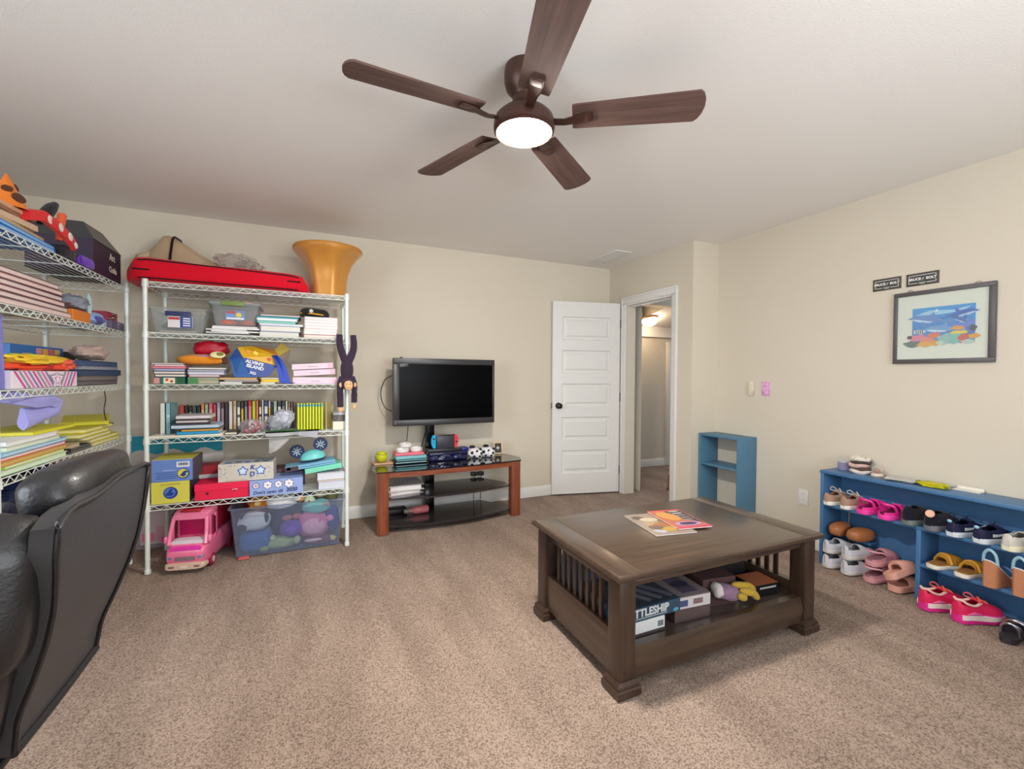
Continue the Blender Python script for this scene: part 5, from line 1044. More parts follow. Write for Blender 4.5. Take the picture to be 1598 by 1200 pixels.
# bottom of the side unit
plush('dark_blue_bag', 'shiny dark blue plastic bag stuffed on the bottom side shelf', (-1.24, 2.86, a0+.118), (.34, .62, .24), (30, 42, 84), 0, .8, .4, 15, 'plastic bag', m=mat((26, 36, 78), .18, 0, .25, 12, .1, .5))
carton(SL(a0, 2.84, .03), .44, .30, .115, (214, 220, 224), 'white carton under the dark blue bag', Q, 'white_carton')
o = carton(SL(a0, 3.47, .05), .40, .28, .30, (206, 150, 166), 'pink and cream toy box at the far end of the bottom side shelf', Q, 'toy_box'); disc(o, -.05, .22, .06, (226, 214, 206)); 
# ------------------------------------------------------------------ things on the television stand
TZ_ = .4965
co = thing('ball_stand', 'pale wooden square coaster under the yellow ball', 'coaster', (.572, 3.905, TZ_), R(4)); B().box2((-.075, -.055, 0), (.085, .06, .012), .003).obj('board', wood((196, 150, 106), (222, 182, 138), .5, 8, 'X', 0), co)
B().box2((-.07, .05, .012), (.07, .053, .13)).obj('acrylic_panel', clear((230, 232, 230), .10, .05), co, smooth=False)
yb2 = thing('softball', 'bright yellow softball resting on the pale wooden coaster', 'ball', (.570, 3.900, TZ_+.0125))
so = B().blob((0, 0, .049), (.098, .098, .098), 1, 0, 1, 0, 32).obj('cover', mat((206, 208, 30), .5, 0, .06, 60, .1), yb2)
for s in (-1, 1): B().tube([(.0495*math.sin(R(35)*math.cos(2*a)*1.0+R(90))*math.cos(a)*1.0, -.0495*abs(math.sin(a))*1.0*math.cos(R(28)*s*math.cos(a)), .049+s*.030+.008*math.cos(2*a)) for a in [PI+PI*k/14 for k in range(1, 14)]], .0016, 5).obj('seam', mat((120, 118, 30)), yb2)
zz = TZ_+.001
cs = [((36, 44, 54), 'black and pale-blue zip case lowest in the pile', .020, (150, 190, 200)), ((34, 52, 64), 'dark teal zip case in the pile under the pink one', .018, (120, 186, 186)), ((122, 186, 192), 'pale teal rounded zip case below the pink case', .030, None), ((226, 112, 130), 'pink flat case topmost of the pile beside the ball', .026, None)]
for k, (c, lab, t, strp) in enumerate(cs):
    w_ = [.275, .27, .265, .245][k]
    o = thing('zip_case', lab, 'case', (.803-(.018 if k == 3 else 0)+.004*(k % 2), 3.805, zz), (R(0), 0, R([1, -1.5, 2, -2][k])), 'zip cases piled beside the ball')
    B().box2((-w_/2, 0, 0), (w_/2, .155, t-.0008), .008, 3).obj('shell', mat(c, .5, 0, .08, 40, .05), o)
    if strp: B().box2((-w_/2+.008, -.0015, t*.45), (w_/2-.008, .002, t*.78)).obj('zip_band', mat(strp), o, smooth=False)
    zz += t
WHM = mat((232, 228, 226), .35, 0, .03, 20)
for k, (x_, y_, dz, r, lab) in enumerate([(.735, 3.85, 0, .053, 'white shallow dish nearest the ball on the pink case'), (.855, 3.87, 0, .050, 'white shallow dish on the end of the pink case'), (.775, 3.915, .034, .055, 'white shallow dish standing highest behind the other two')]):
    o = thing('white_dish', lab, 'dish', (x_, y_, zz+.0005+dz), 0, 'white dishes on the zip cases')
    B().lathe([(0, 0), (r*.86, 0), (r, .008), (r, .030), (r*.94, .033), (r*.9, .027), (r*.8, .014), (0, .012)], seg=32).obj('dish', WHM, o)
    if k == 2: B().lathe([(.0, .012), (.006, .012), (.005, .045), (.0, .05)], c=(.01, 0, 0), seg=12).obj('peg', mat((206, 180, 140)), o)
NV = mat((22, 24, 62), .12, 0, .2, 14, 0, .6)
o = thing('game_console', 'glossy dark navy game console lying under the handheld dock', 'console', (1.14, 3.815, zz*0+TZ_+.001), R(1))
B().box2((-.175, 0, 0), (.175, .115, .040), .008, 3).obj('lower_shell', NV, o); B().box2((-.18, .008, .043), (.178, .115, .076), .010, 3).obj('upper_shell', NV, o)
for k in range(3): B().blob((-.14+.105*k, -.006, .03+.012*(k % 2)), (.085, .035, .045), .8, .25, 5, k, 18).obj('wrapped_cable', mat((30, 34, 74), .1, 0, .2, 20, 0, .6), o)
o = thing('black_player', 'flat black player box with a blue end on the navy console', 'media player', (1.14, 3.83, TZ_+.0785), R(-1))
B().box2((-.19, 0, 0), (.12, .098, .026), .003).obj('body', mat((36, 36, 42), .35), o); B().box2((.12, .002, 0), (.185, .098, .026), .004).obj('blue_end', mat((26, 40, 124), .35), o)
hg = thing('handheld_console', 'handheld game console with blue and red side controllers standing in a dark dock', 'game console', (1.112, 3.862, TZ_+.1055), R(2))
B().box2((-.083, -.018, 0), (.083, .035, .112), .004).obj('dock', mat((52, 52, 62), .4), hg)
B().box2((-.088, .0, .108), (.088, .02, .118), .003).obj('tablet', mat((20, 20, 24), .2), hg)
for s, c, nm in ((-1, (0, 172, 220), 'blue_controller'), (1, (230, 56, 70), 'red_controller')):
    q = [(s*.087, .004), (s*.087, .122)] + [(s*(.100+.024*math.sin(a)), .063+.059*math.cos(a)) for a in [PI*k/14 for k in range(15)]]
    b = B(); b.loft([[(x_, y_, z_) for x_, z_ in q] for y_ in (-.006, .018)]); j = b.obj(nm, mat(c, .4), hg)
    B().cone((s*.105, -.012, .088 if s < 0 else .055), (s*.105, -.005, .088 if s < 0 else .055), .0085, seg=16).obj('thumbstick', BLK, j)
    b = B()
    for dx, dz in ((0, .007), (0, -.007), (.007, 0), (-.007, 0)): b.cone((s*.105+dx, -.008, (.058 if s < 0 else .088)+dz), (s*.105+dx, -.005, (.058 if s < 0 else .088)+dz), .0026, seg=10)
    b.obj('buttons', BLK, j)['kind'] = 'stuff'
lg_ = B(); 
for s in (-1, 1): lg_.box((s*.011, -.0187, .056), (.014, .001, .034), bev=.003)
lg_.obj('dock_emblem', mat((66, 66, 76), .5), hg)['kind'] = 'stuff'
CW, CB_ = cloth((228, 226, 228), .03), cloth((40, 38, 42), .05)
for k, (x_, lab) in enumerate([(1.388, 'cow-print plush lump nearer the navy console'), (1.522, 'cow-print plush lump nearer the small framed card')]):
    o = thing('cow_print_plush', lab, 'soft toy', (x_, 3.87, TZ_), R(12-20*k), 'cow-print plush pair')
    B().blob((0, 0, .045), (.135, .11, .09), .85, .14, 5, 3+k, 26, flat=-.0445).obj('body', CW, o); B().blob((.02, -.045, .04), (.07, .05, .075), .8, .15, 5, 6+k, 20, flat=-.039).obj('leg', CW, o)
    B().blob((-.015, .005, .10), (.055, .05, .03), .9).obj('ear', CB_, o)
    for i, (dx, dy, dz, r) in enumerate([(-.045, -.045, .055, .016), (.0, -.0575, .066, .013), (.035, -.072, .045, .012), (.05, -.03, .075, .015), (-.03, -.055, .022, .012), (.02, -.072, .02, .012)]): B().blob((dx, dy, dz), (r*2, r, r*1.7), .9, .2, 4, i, 12).obj('spot', CB_, o)
o = thing('framed_card', 'small pale wooden frame with a dark emblem card on the glass top', 'picture frame', (1.665, 3.955, TZ_+.001), (R(-8), 0, R(-6)))
b = B()
for a, c_ in (((-.048, -.008, 0), (.048, .008, .013)), ((-.048, -.008, .103), (.048, .008, .116)), ((-.048, -.008, .013), (-.033, .008, .103)), ((.033, -.008, .013), (.048, .008, .103))): b.box2(a, c_, .002)
b.obj('frame', wood((206, 178, 136), (226, 202, 164), .5, 9, 'Z', 0), o)
B().box2((-.033, -.001, .013), (.033, .003, .103)).obj('card', mat((54, 48, 48)), o, smooth=False); B().cone((0, -.003, .058), (0, -.001, .058), .015, seg=20).box((0, -.002, .052), (.022, .002, .012)).obj('emblem', paper((206, 204, 200)), o, smooth=False)
zs_ = .2745
for k, (c, rz, lab, t) in enumerate([((198, 190, 190), .14, 'white ring binder lying open-edged, lower of two on the glass shelf', .03), ((214, 206, 204), -.03, 'white ring binder on top of another on the glass shelf', .045)]):
    o = thing('ring_binder', lab, 'binder', (.735, 3.665, zs_), (0, 0, rz+.04), 'ring binders on the glass shelf')
    B().box2((-.145, 0, 0), (.145, .27, .003)).box2((-.145, 0, t-.003), (.145, .27, t)).box2((-.145, 0, 0), (-.142, .27, t)).obj('cover', mat(c, .45), o, smooth=False)
    B().box2((-.13, .008, .005), (.12, .26, t-.006)).obj('pages', paper((226, 222, 220)), o, smooth=False); zs_ += t+.0005
for k, x_ in enumerate((1.40, 1.47)):
    o = thing('cable_plug', ['black plug adapter on the wall nearer the television post', 'black plug adapter on the wall nearer the white door'][k], 'plug', (x_+.06, 4.045, .30), 0, 'plug adapters on the wall'); B().box2((-.026, 0, -.018), (.026, .045, .018), .004).obj('body', BLK, o); B().tube([(0, .01, -.015), (.004, .02, -.10), (.0, .03, -.25)], .003, 6).obj('cord', mat((60, 58, 56)), o)
o = thing('pink_bottle', 'pink and grey bottle lying on the lowest glass shelf beside the post', 'bottle', (.86, 3.82, .0585), R(4))
B().lathe([(0, 0), (.03, 0), (.034, .01), (.034, .12), (.02, .14), (.02, .16), (0, .16)], M=Matrix.Translation((.09, 0, .034)) @ Matrix.Rotation(-PI/2, 4, 'Y'), seg=24).obj('body', mat((214, 120, 124), .3), o); B().cone((-.07, 0, .034), (-.12, 0, .034), .022, .02, 20).obj('bottle_cap', mat((150, 140, 130), .3), o)
o = thing('black_case', 'long black case lying at the back of the lowest glass shelf', 'case', (.73, 3.86, .0585), R(2)); B().box2((-.16, 0, 0), (.05, .10, .045), .008).obj('body', BLK, o)

# ------------------------------------------------------------------ coffee table: magazines and the games inside
def mag(label, p, w, d, rz, c, mt):
    o = thing('magazine', label, 'magazine', p, R(rz)); B().box2((-w/2, -d/2, 0), (w/2, d/2, .0045), .001).obj('pages', paper((222, 216, 210)), o, smooth=False)
    B().box2((-w/2, -d/2, .0046), (w/2, d/2, .0052)).obj('cover', mat(c, .4, 0, .2, 60, 0, .1), o, smooth=False); return o
mcount = [0]
def mshape(o, pts, c, z=.0056, nm='cover_print'):
    mcount[0] += 1; z += .00004*mcount[0]; b = B(); b.loft([[(x, y, z) for x, y in pts], [(x, y, z+.00003) for x, y in pts]]); b.obj(nm, mat(tuple(v*.84 for v in c), .4, 0, .25, 60, 0, .1), o, smooth=False)
def el(x, y, a, b_, n=18, rot=0): return [(x+a*math.cos(t)*math.cos(rot)-b_*math.sin(t)*math.sin(rot), y+a*math.cos(t)*math.sin(rot)+b_*math.sin(t)*math.cos(rot)) for t in [2*PI*k/n for k in range(n)]]
mz = TZ+.0022
m1 = mag('magazine with brown and cream food photographs, under the pink-bordered one', (1.648, 1.772, mz), .225, .315, -10, (140, 124, 112), 0)
for x, y, a, b_, c in ((-.06, .09, .04, .03, (96, 84, 80)), (-.02, .06, .05, .03, (216, 200, 170)), (-.05, .0, .04, .035, (186, 160, 130)), (.0, -.03, .05, .03, (176, 110, 50)), (-.05, -.06, .04, .03, (120, 96, 80)), (.02, -.09, .06, .03, (206, 160, 70)), (-.06, -.11, .035, .02, (190, 196, 214)), (.05, .02, .04, .04, (150, 110, 70))): mshape(m1, el(x, y, a, b_, 14, x*8), c)
m2 = mag('magazine with a red and pink border lying on top at the table centre', (1.782, 1.772, mz+.0072), .19, .29, -10, (214, 66, 60), 0)
mshape(m2, [(-.09, -.125), (.09, -.125), (.09, .125), (-.09, .125)], (200, 120, 84)); mshape(m2, [(.0, .02), (.088, -.09), (.088, .123), (-.01, .123)], (58, 56, 62), .006); mshape(m2, el(-.035, .04, .05, .075, 18, .3), (230, 160, 80), .0064); mshape(m2, el(.0, -.085, .075, .03), (206, 160, 206), .0064); mshape(m2, el(.0, -.085, .05, .02), (60, 44, 90), .0068)
wm2 = paper((230, 226, 226))
for k in range(5): mshape(m2, [(.012+.002*k, .10-.034*k), (.07, .10-.034*k), (.07, .116-.034*k), (.012+.002*k, .116-.034*k)], (206, 206, 210) if k < 2 else (150, 150, 158), .0064)
mshape(m2, [(-.1, -.137), (.1, -.137), (.1, -.126), (-.1, -.126)], (230, 80, 160), .0058)
sh_z = .1435
g0 = carton((1.29, 1.462, sh_z), .23, .26, .030, (84, 74, 74), 'flat dark game box under the white box base', 0, 'game_box')
g1 = carton((1.284, 1.458, sh_z+.0305), .228, .27, .0495, (222, 226, 226), 'white base of the naval game box', 0, 'white_game_box')
for k in range(9): B().box((.076+.0035*k, -.0006, .022), (.0016 if k % 3 else .0024, .0006, .024)).obj('bar', paper((70, 76, 84)), g1, smooth=False)
g2 = carton((1.321, 1.460, sh_z+.0805), .334, .28, .057, (34, 66, 86), 'teal-blue naval game box with large white lettering', 0, 'game_box', m=mat((34, 68, 90), .3, 0, .12, 8, 0, .4))
letter('BATTLESHIP', .046, mat((206, 212, 214), .3), g2, (-.022, -.0012, .033), FRONT, bold=.0016, sx=.98)
patch(g2, -.15, .09, .0095, .0125, (190, 200, 206), name='print_line'); B().blob((.14, -.001, .012), (.03, .003, .016)).obj('emblem', paper((90, 150, 196)), g2)
B().box2((-.16, .01, .0565), (.16, .27, .0575)).obj('top_print', mat((52, 60, 72), .3, 0, .6, 7, 0, .4), g2, smooth=False)
for k in range(3): B().box((-.02+.06*k, .12, .0578), (.03, .2, .0006), (0, 0, .5)).obj('top_ship', mat((98, 104, 116), .3, 0, .3, 9), g2, smooth=False)
g3 = carton((1.59, 1.485, sh_z), .20, .29, .115, (96, 80, 78), 'grey-topped game box with an oval emblem beside the naval game', R(-5), 'game_box', top=(136, 124, 126))
patch(g3, -.098, .098, .062, .113, (206, 200, 202)); patch(g3, .0, .055, .075, .1, (176, 120, 116)); patch(g3, -.085, -.03, .072, .1, (74, 84, 126), -.0015)
B().box2((-.035, .03, .1155), (.055, .20, .117)).obj('top_print', mat((90, 76, 100)), g3, smooth=False); B().blob((.01, .11, .117), (.10, .055, .002)).obj('oval_print', mat((56, 48, 78)), g3)
g4 = carton((1.81, 1.53, sh_z), .19, .28, .135, (88, 62, 62), 'dark brown game box behind the stuffed glove', R(-8), 'game_box', m=mat((92, 66, 66), .35, 0, .25, 12, 0, .3))
gv = thing('work_glove', 'mauve and mustard fabric glove slumped in front of the dark brown box', 'glove', (1.87, 1.475, sh_z+.04), R(-14))
B().blob((-.06, .0, .045), (.13, .075, .07), .8, .12, 5, 3, 22, (0, R(14), 0)).obj('palm', cloth((140, 110, 132)), gv); B().blob((-.115, -.004, .062), (.045, .07, .065), .8, .1, 5, 4, 18).obj('cuff', cloth((206, 198, 196)), gv)
for k, (x, y, z, L_, a) in enumerate([(.02, .01, .066, .10, 8), (.045, -.012, .042, .10, 16), (.075, .02, .05, .09, 30), (.085, -.005, .022, .08, 40), (.0, -.03, .03, .07, 22)]): B().blob((x, y, z), (L_, .032, .034), .85, .06, 4, k, 16, (0, R(a), .1*k)).obj('finger', cloth((190, 156, 56)), gv)
g6 = carton((2.06, 1.67, sh_z), .20, .24, .10, (26, 24, 28), 'black game box behind the orange-topped one', R(-4), 'game_box')
g5 = carton((2.11, 1.50, sh_z), .155, .13, .062, (24, 22, 24), 'black game box with a rusty orange top by the far leg', R(-6), 'game_box', top=(166, 88, 48))
patch(g5, -.045, .06, .040, .048, (196, 190, 186), name='print_line')
g7 = carton((1.37, 1.790, sh_z), .37, .20, .18, (60, 110, 150), 'blue game box standing at the back of the coffee table', R(1), 'game_box')
g8 = carton((1.72, 1.82, sh_z), .26, .16, .12, (44, 36, 38), 'black-brown game box at the back of the coffee table', R(3), 'game_box')

# ------------------------------------------------------------------ walls: picture, signs, switch plates, outlet
def onwall(name, label, cat, y, z, x=XR): return thing(name, label, cat, (x, y, z), R(-90))     # local x runs towards -y along the wall, local -y faces the room
pic = onwall('framed_picture', 'framed dolphin and reef picture with a wide pale mat on the wall', 'picture', 1.335, 1.558)
pw, ph_ = .460, .436; b = B(); FM = mat((84, 80, 82), .45)
fr_ = .026
b.box2((-pw/2, -.022, -ph_/2), (pw/2, -.001, -ph_/2+fr_), .003).box2((-pw/2, -.022, ph_/2-fr_), (pw/2, -.001, ph_/2), .003).box2((-pw/2, -.022, -ph_/2+fr_), (-pw/2+fr_*.8, -.001, ph_/2-fr_), .003).box2((pw/2-fr_*1.1, -.022, -ph_/2+fr_), (pw/2, -.001, ph_/2-fr_), .003).obj('frame', FM, pic)
for x in (-.15, .155): B().tube([(x+.012*math.cos(a), -.01, ph_/2+.010*math.sin(a)) for a in [PI*k/8 for k in range(9)]], .0018, 5).obj('hanger', metal((120, 116, 110)), pic)
B().box2((-pw/2+.012, -.012, -ph_/2+.012), (pw/2-.012, -.002, ph_/2-.012)).obj('mat_board', paper((228, 228, 210)), pic, smooth=False)
# the print: a sea gradient on its own sheet, dolphins and reef as flat printed shapes
sm = bpy.data.materials.new('sea_print'); sm.use_nodes = True; nt = sm.node_tree; bs = nt.nodes['Principled BSDF']; tc = nt.nodes.new('ShaderNodeTexCoord'); sp_ = nt.nodes.new('ShaderNodeSeparateXYZ'); mp = nt.nodes.new('ShaderNodeMapRange'); cr = nt.nodes.new('ShaderNodeValToRGB'); nz = nt.nodes.new('ShaderNodeTexNoise'); nz.inputs['Scale'].default_value = 18; ad = nt.nodes.new('ShaderNodeMath'); ad.operation = 'MULTIPLY_ADD'; ad.inputs[1].default_value = .25
mp.inputs[1].default_value = -.12; mp.inputs[2].default_value = .13; e = cr.color_ramp.elements; e[0].position = .1; e[0].color = rgb((110, 150, 190)); e[1].position = 1; e[1].color = rgb((0, 150, 214)); e2 = e.new(.55); e2.color = rgb((40, 130, 200))
nt.links.new(tc.outputs['Object'], sp_.inputs[0]); nt.links.new(sp_.outputs[2], mp.inputs[0]); nt.links.new(tc.outputs['Object'], nz.inputs['Vector']); nt.links.new(nz.outputs['Fac'], ad.inputs[0]); nt.links.new(mp.outputs[0], ad.inputs[2]); nt.links.new(ad.outputs[0], cr.inputs[0]); nt.links.new(cr.outputs[0], bs.inputs['Base Color'])
pr_ = B().box2((-.135, -.0136, -.105), (.148, -.0121, .112)).obj('print_sheet', sm, pic, smooth=False)
lay = [0]
def pshape(pts, c, nm='print_shape'):
    lay[0] += 1; y = -.0140-.00004*lay[0]; shape(pr_, pts, c, y, nm, .00003)
def dolphin(x, z, s, rot, c1, c2, fl=1):
    ca, sa = math.cos(rot), math.sin(rot); T = lambda P: [(x+s*(fl*a*ca-b_*sa), z+s*(fl*a*sa+b_*ca)) for a, b_ in P]
    pshape(T([(-1.0, .02), (-.86, .08), (-.72, .17), (-.45, .25), (-.1, .27), (.1, .24), (.5, .12), (.85, .03), (1.05, .12), (1.0, -.0), (1.06, -.12), (.85, -.03), (.5, -.03), (.1, -.12), (-.3, -.16), (-.65, -.08), (-.85, -.02)]), c1, 'dolphin_print')
    pshape(T([(-.84, -.005), (-.6, .02), (-.2, -.02), (.2, -.06), (.1, -.12), (-.3, -.16), (-.65, -.08)]), c2, 'dolphin_print'); pshape(T([(-.05, .26), (.12, .46), (.2, .42), (.2, .22)]), c1, 'fin_print'); pshape(T([(-.35, -.10), (-.22, -.36), (-.1, -.34), (-.15, -.12)]), c1, 'fin_print')
for P, c in (([(-.12, .07), (-.05, .095), (.06, .085), (.13, .1), (.1, .075), (0, .065)], (160, 206, 230)), ([(-.03, .085), (-.02, .1), (-.01, .085)], (230, 240, 244)), ([(.02, -.02), (.14, .02), (.145, -.06), (.05, -.07)], (80, 110, 190)), ([(.03, -.01), (.11, .03), (.146, .015), (.146, -.02)], (100, 130, 206))): pshape(P, c)
dolphin(.085, .055, .085, .18, (40, 96, 180), (190, 214, 232), -1); dolphin(.07, .03, .055, -.55, (52, 100, 170), (170, 200, 226), -1)
dolphin(-.055, .035, .105, -.16, (92, 140, 196), (196, 216, 232)); dolphin(.01, -.025, .095, -.05, (110, 160, 206), (206, 224, 236))
reef = [(-.13, -.10, .045, .02, (96, 110, 100)), (-.105, -.065, .04, .02, (222, 130, 150)), (-.06, -.085, .035, .02, (226, 140, 120)), (-.03, -.055, .03, .018, (224, 120, 80)), (.02, -.08, .035, .03, (150, 190, 180)), (.065, -.075, .03, .035, (130, 190, 176)), (.1, -.08, .022, .026, (206, 90, 60)), (-.07, -.105, .04, .015, (230, 170, 60)), (-.02, -.10, .03, .014, (226, 160, 50)), (.08, -.045, .04, .010, (230, 206, 60)), (.075, -.02, .03, .012, (226, 160, 60)), (.145, -.07, .025, .014, (230, 160, 40)), (-.1, -.03, .03, .014, (206, 214, 220)), (.14, -.025, .016, .018, (70, 74, 90)), (-.147, -.06, .012, .012, (60, 60, 70)), (.12, -.1, .03, .012, (186, 206, 190)), (0, -.1, .02, .012, (190, 214, 190))]
for x, z, a, c_, col_ in reef: pshape([(x+a*(1+.18*math.sin(5*t+x*50))*math.cos(t), z+c_*(1+.18*math.cos(4*t+z*60))*math.sin(t)) for t in [2*PI*k/18 for k in range(18)]], col_, 'reef_print')
for k in range(4): pshape([(-.115+.010*k, -.042), (-.111+.010*k, -.042), (-.113+.010*k, -.018), (-.117+.010*k, -.018)], (40, 40, 52), 'stripe_print')
B().box2((-pw/2+.02, -.0175, -ph_/2+.022), (pw/2-.022, -.0165, ph_/2-.022)).obj('glass', clear((240, 244, 246), .02, .02), pic, smooth=False)
for k, (y, z, w_, lab) in enumerate([(1.6115, 1.8495, .152, 'small dark sign with white block lettering nearer the doorway'), (1.430, 1.8485, .157, 'small dark sign with white block lettering directly above the dolphin picture')]):
    o = onwall('wall_sign', lab, 'sign', y, z); h_ = .075
    B().box2((-w_/2, -.006, -h_/2), (w_/2, -.0005, h_/2), .001).obj('plaque', wood((60, 54, 46), (84, 76, 62), .5, 12, 'X', 0), o)
    B().box2((-w_/2+.008, -.0066, -h_/2+.009), (w_/2-.008, -.006, h_/2-.009)).obj('panel', mat((58, 60, 62), .5), o, smooth=False)
    wl_ = paper((226, 224, 216)); iw, ih = w_/2-.012, h_/2-.013
    for a, c_ in (((-iw, .0115), (-iw+.003, ih)), ((iw-.003, .0115), (iw, ih)), ((-iw, -ih), (-iw+.003, -.009)), ((iw-.003, -ih), (iw, -.009)), ((-iw, ih-.003), (iw, ih)), ((-iw, -ih), (-.022, -ih+.003)), ((.022, -ih), (iw, -ih+.003))): B().box2((a[0], -.0074, a[1]), (c_[0], -.0066, c_[1])).obj('border_line', wl_, o, smooth=False)
    letter('BRUCE', .0200, wl_, o, (-.0365, -.0074, .001), FRONT, bold=.0009, sx=1.0, depth=.0004); letter('BOLT', .0200, wl_, o, (.043, -.0074, .001), FRONT, bold=.0009, sx=1.0, depth=.0004)
    b = B(); bp_ = [(.006, .009), (-.003, -.001), (.001, -.001), (-.004, -.010), (.0065, .0025), (.002, .0025), (.009, .009)]; b.loft([[(x+.002, y_, z_) for x, z_ in bp_] for y_ in (-.0078, -.0070)]); b.obj('bolt_mark', wl_, o, smooth=False)
    for zz_, w2 in ((-ih+.0035, .018), (-ih-.0035, .013)): B().box2((-w2, -.0074, zz_-.0022), (w2, -.0066, zz_+.0022)).obj('small_print', paper((176, 174, 166)), o, smooth=False)
o = onwall('fan_remote', 'slim cream fan remote in its holder on the wall', 'remote', 2.556, 1.157); B().box2((-.021, -.018, -.058), (.021, -.001, .058), .004).obj('body', mat((222, 214, 192), .4), o); B().box2((.014, -.020, -.045), (.028, -.002, -.02), .003).obj('holder', mat((196, 186, 164), .4), o)
o = onwall('switch_plate', 'light switch plate with a pink and lilac speckled cover', 'switch plate', 2.426, 1.157)
vm = bpy.data.materials.new('speckle_print'); vm.use_nodes = True; nt = vm.node_tree; bs = nt.nodes['Principled BSDF']; vo = nt.nodes.new('ShaderNodeTexVoronoi'); vo.inputs['Scale'].default_value = 190; tc = nt.nodes.new('ShaderNodeTexCoord'); cr = nt.nodes.new('ShaderNodeValToRGB'); e = cr.color_ramp.elements; e[0].color = rgb((196, 110, 196)); e[0].position = .2; e[1].color = rgb((244, 206, 226)); e[1].position = .8; sx_ = nt.nodes.new('ShaderNodeSeparateColor')
nt.links.new(tc.outputs['Object'], vo.inputs['Vector']); nt.links.new(vo.outputs['Color'], sx_.inputs[0]); nt.links.new(sx_.outputs[0], cr.inputs[0]); nt.links.new(cr.outputs[0], bs.inputs['Base Color'])
B().box2((-.036, -.006, -.058), (.036, -.0005, .058), .003).obj('plate', vm, o); B().box2((-.005, -.014, -.010), (.005, -.005, .010), .002).obj('toggle', vm, o)
o = onwall('wall_outlet', 'white double power outlet low on the wall', 'outlet', 2.113, .357); B().box2((-.037, -.006, -.058), (.037, -.0005, .058), .003).obj('plate', TRIM, o)
for z in (-.024, .024):
    f = B().cone((0, -.0075, z), (0, -.005, z), .0165, seg=24).obj('socket', mat((226, 224, 220), .4), o)
    for x in (-.0065, .0065): B().box((x, -.0077, z+.004), (.0022, .001, .008)).obj('slot', mat((50, 48, 46)), f, smooth=False)

# ------------------------------------------------------------------ shoes
def interp(t, T, V):
    for a, b_, u, v in zip(T, T[1:], V, V[1:]):
        if t <= b_: return u+(v-u)*(0 if b_ == a else (t-a)/(b_-a))
    return V[-1]
WT, WV = [0, .03, .10, .25, .45, .68, .82, .92, .98, 1], [.30, .52, .66, .72, .76, 1.0, .94, .72, .42, .16]
def sole_pts(L, Wd, k=1.0, n=22):
    ts = [i/n for i in range(n+1)]
    return [(L*t, -Wd/2*k*interp(t, WT, WV)) for t in ts] + [(L*t, Wd/2*k*interp(t, WT, WV)) for t in reversed(ts)]
def upper(L, Wd, prof, z0, hole=None, thr=.75, e=.75, nt=26, na=16, t0=0.0, t1=1.0, th=.004, k=.97):
    """a shoe upper: half-round sections along the foot, the foot opening left out"""
    b = B(); ts = [t0+(t1-t0)*i/nt for i in range(nt+1)]; V = []
    for t in ts:
        w_ = Wd*k*interp(t, WT, WV); h = interp(t, *prof); row = []
        for j in range(na+1):
            a = PI*j/na; s_, c_ = math.sin(a), math.cos(a)
            row.append(b.bm.verts.new((L*t, w_/2*math.copysign(abs(c_)**e, c_), z0+h*abs(s_)**e)))
        V.append(row)
    fs = []
    for i in range(nt):
        for j in range(na):
            tm = (ts[i]+ts[i+1])/2; am = math.sin(PI*(j+.5)/na)
            if hole and hole[0] <= tm <= hole[1] and am > thr: continue
            fs.append(b.bm.faces.new((V[i][j], V[i][j+1], V[i+1][j+1], V[i+1][j])))
    if t0 == 0: fs.append(b.bm.faces.new(V[0][::-1])) if not (hole and hole[0] <= 0) else None
    bmesh.ops.recalc_face_normals(b.bm, faces=b.bm.faces[:]); bmesh.ops.solidify(b.bm, geom=b.bm.faces[:], thickness=th)
    return b
def shoe(name, label, loc, rz, L, Wd, sole_h, prof, uc, sc, hole=(.03, .42), thr=.72, group=None, laces=None, lining=(60, 54, 56), tilt=(0, 0), rough=.7, extra=None, k2=1.06, um=None):
    o = thing(name, label, 'shoe', loc, (tilt[0], tilt[1], rz), group)
    sp = sole_pts(L, Wd, k2); b = B(); b.loft([[(x*.985+.003*L, y*.94, 0) for x, y in sp], [(x, y, sole_h*.3) for x, y in sp], [(x, y, sole_h*.85) for x, y in sp], [(x*.985+.003*L, y*.95, sole_h) for x, y in sp]]); b.obj('sole', mat(sc, .6), o)
    upper(L, Wd, prof, sole_h*.8, hole, thr).obj('upper', um or mat(uc, rough, 0, .08, 80, .1, 0, .4), o)
    sp2 = sole_pts(L*.9, Wd*.8); B().prism([(x+L*.04, y) for x, y in sp2], sole_h, sole_h+.004).obj('insole', mat(lining, .9), o)
    if laces:
        for i in range(4):
            t = .46+.065*i; h = interp(t, *prof)+sole_h*.8+.002; w_ = Wd*.19
            B().tube([(L*t, -w_, h-.006), (L*t+.004, 0, h+.002), (L*t, w_, h-.006)], .0028, 6).obj('lace', mat(laces), o)
        h = interp(.46, *prof)+sole_h*.8
        for s in (-1, 1): B().tube([(L*.45, 0, h), (L*.40, s*.018, h+.022), (L*.36, s*.032, h+.018), (L*.38, s*.036, h+.002), (L*.44, s*.010, h)], .0028, 6).obj('lace_loop', mat(laces), o)
    if extra: extra(o, L, Wd, sole_h, prof)
    o.scale = (SCL, SCL, SCL)
    return o
SCL = 1.05
SN = ([0, .06, .2, .38, .48, .7, .88, 1], [.044, .064, .056, .060, .062, .042, .030, .010])
LOW = ([0, .05, .2, .38, .48, .7, .88, 1], [.045, .050, .040, .046, .052, .038, .028, .010])
CLOG = ([0, .05, .25, .42, .5, .7, .88, 1], [.040, .046, .044, .052, .056, .050, .034, .012])
Zs = .411
xs = 3.128
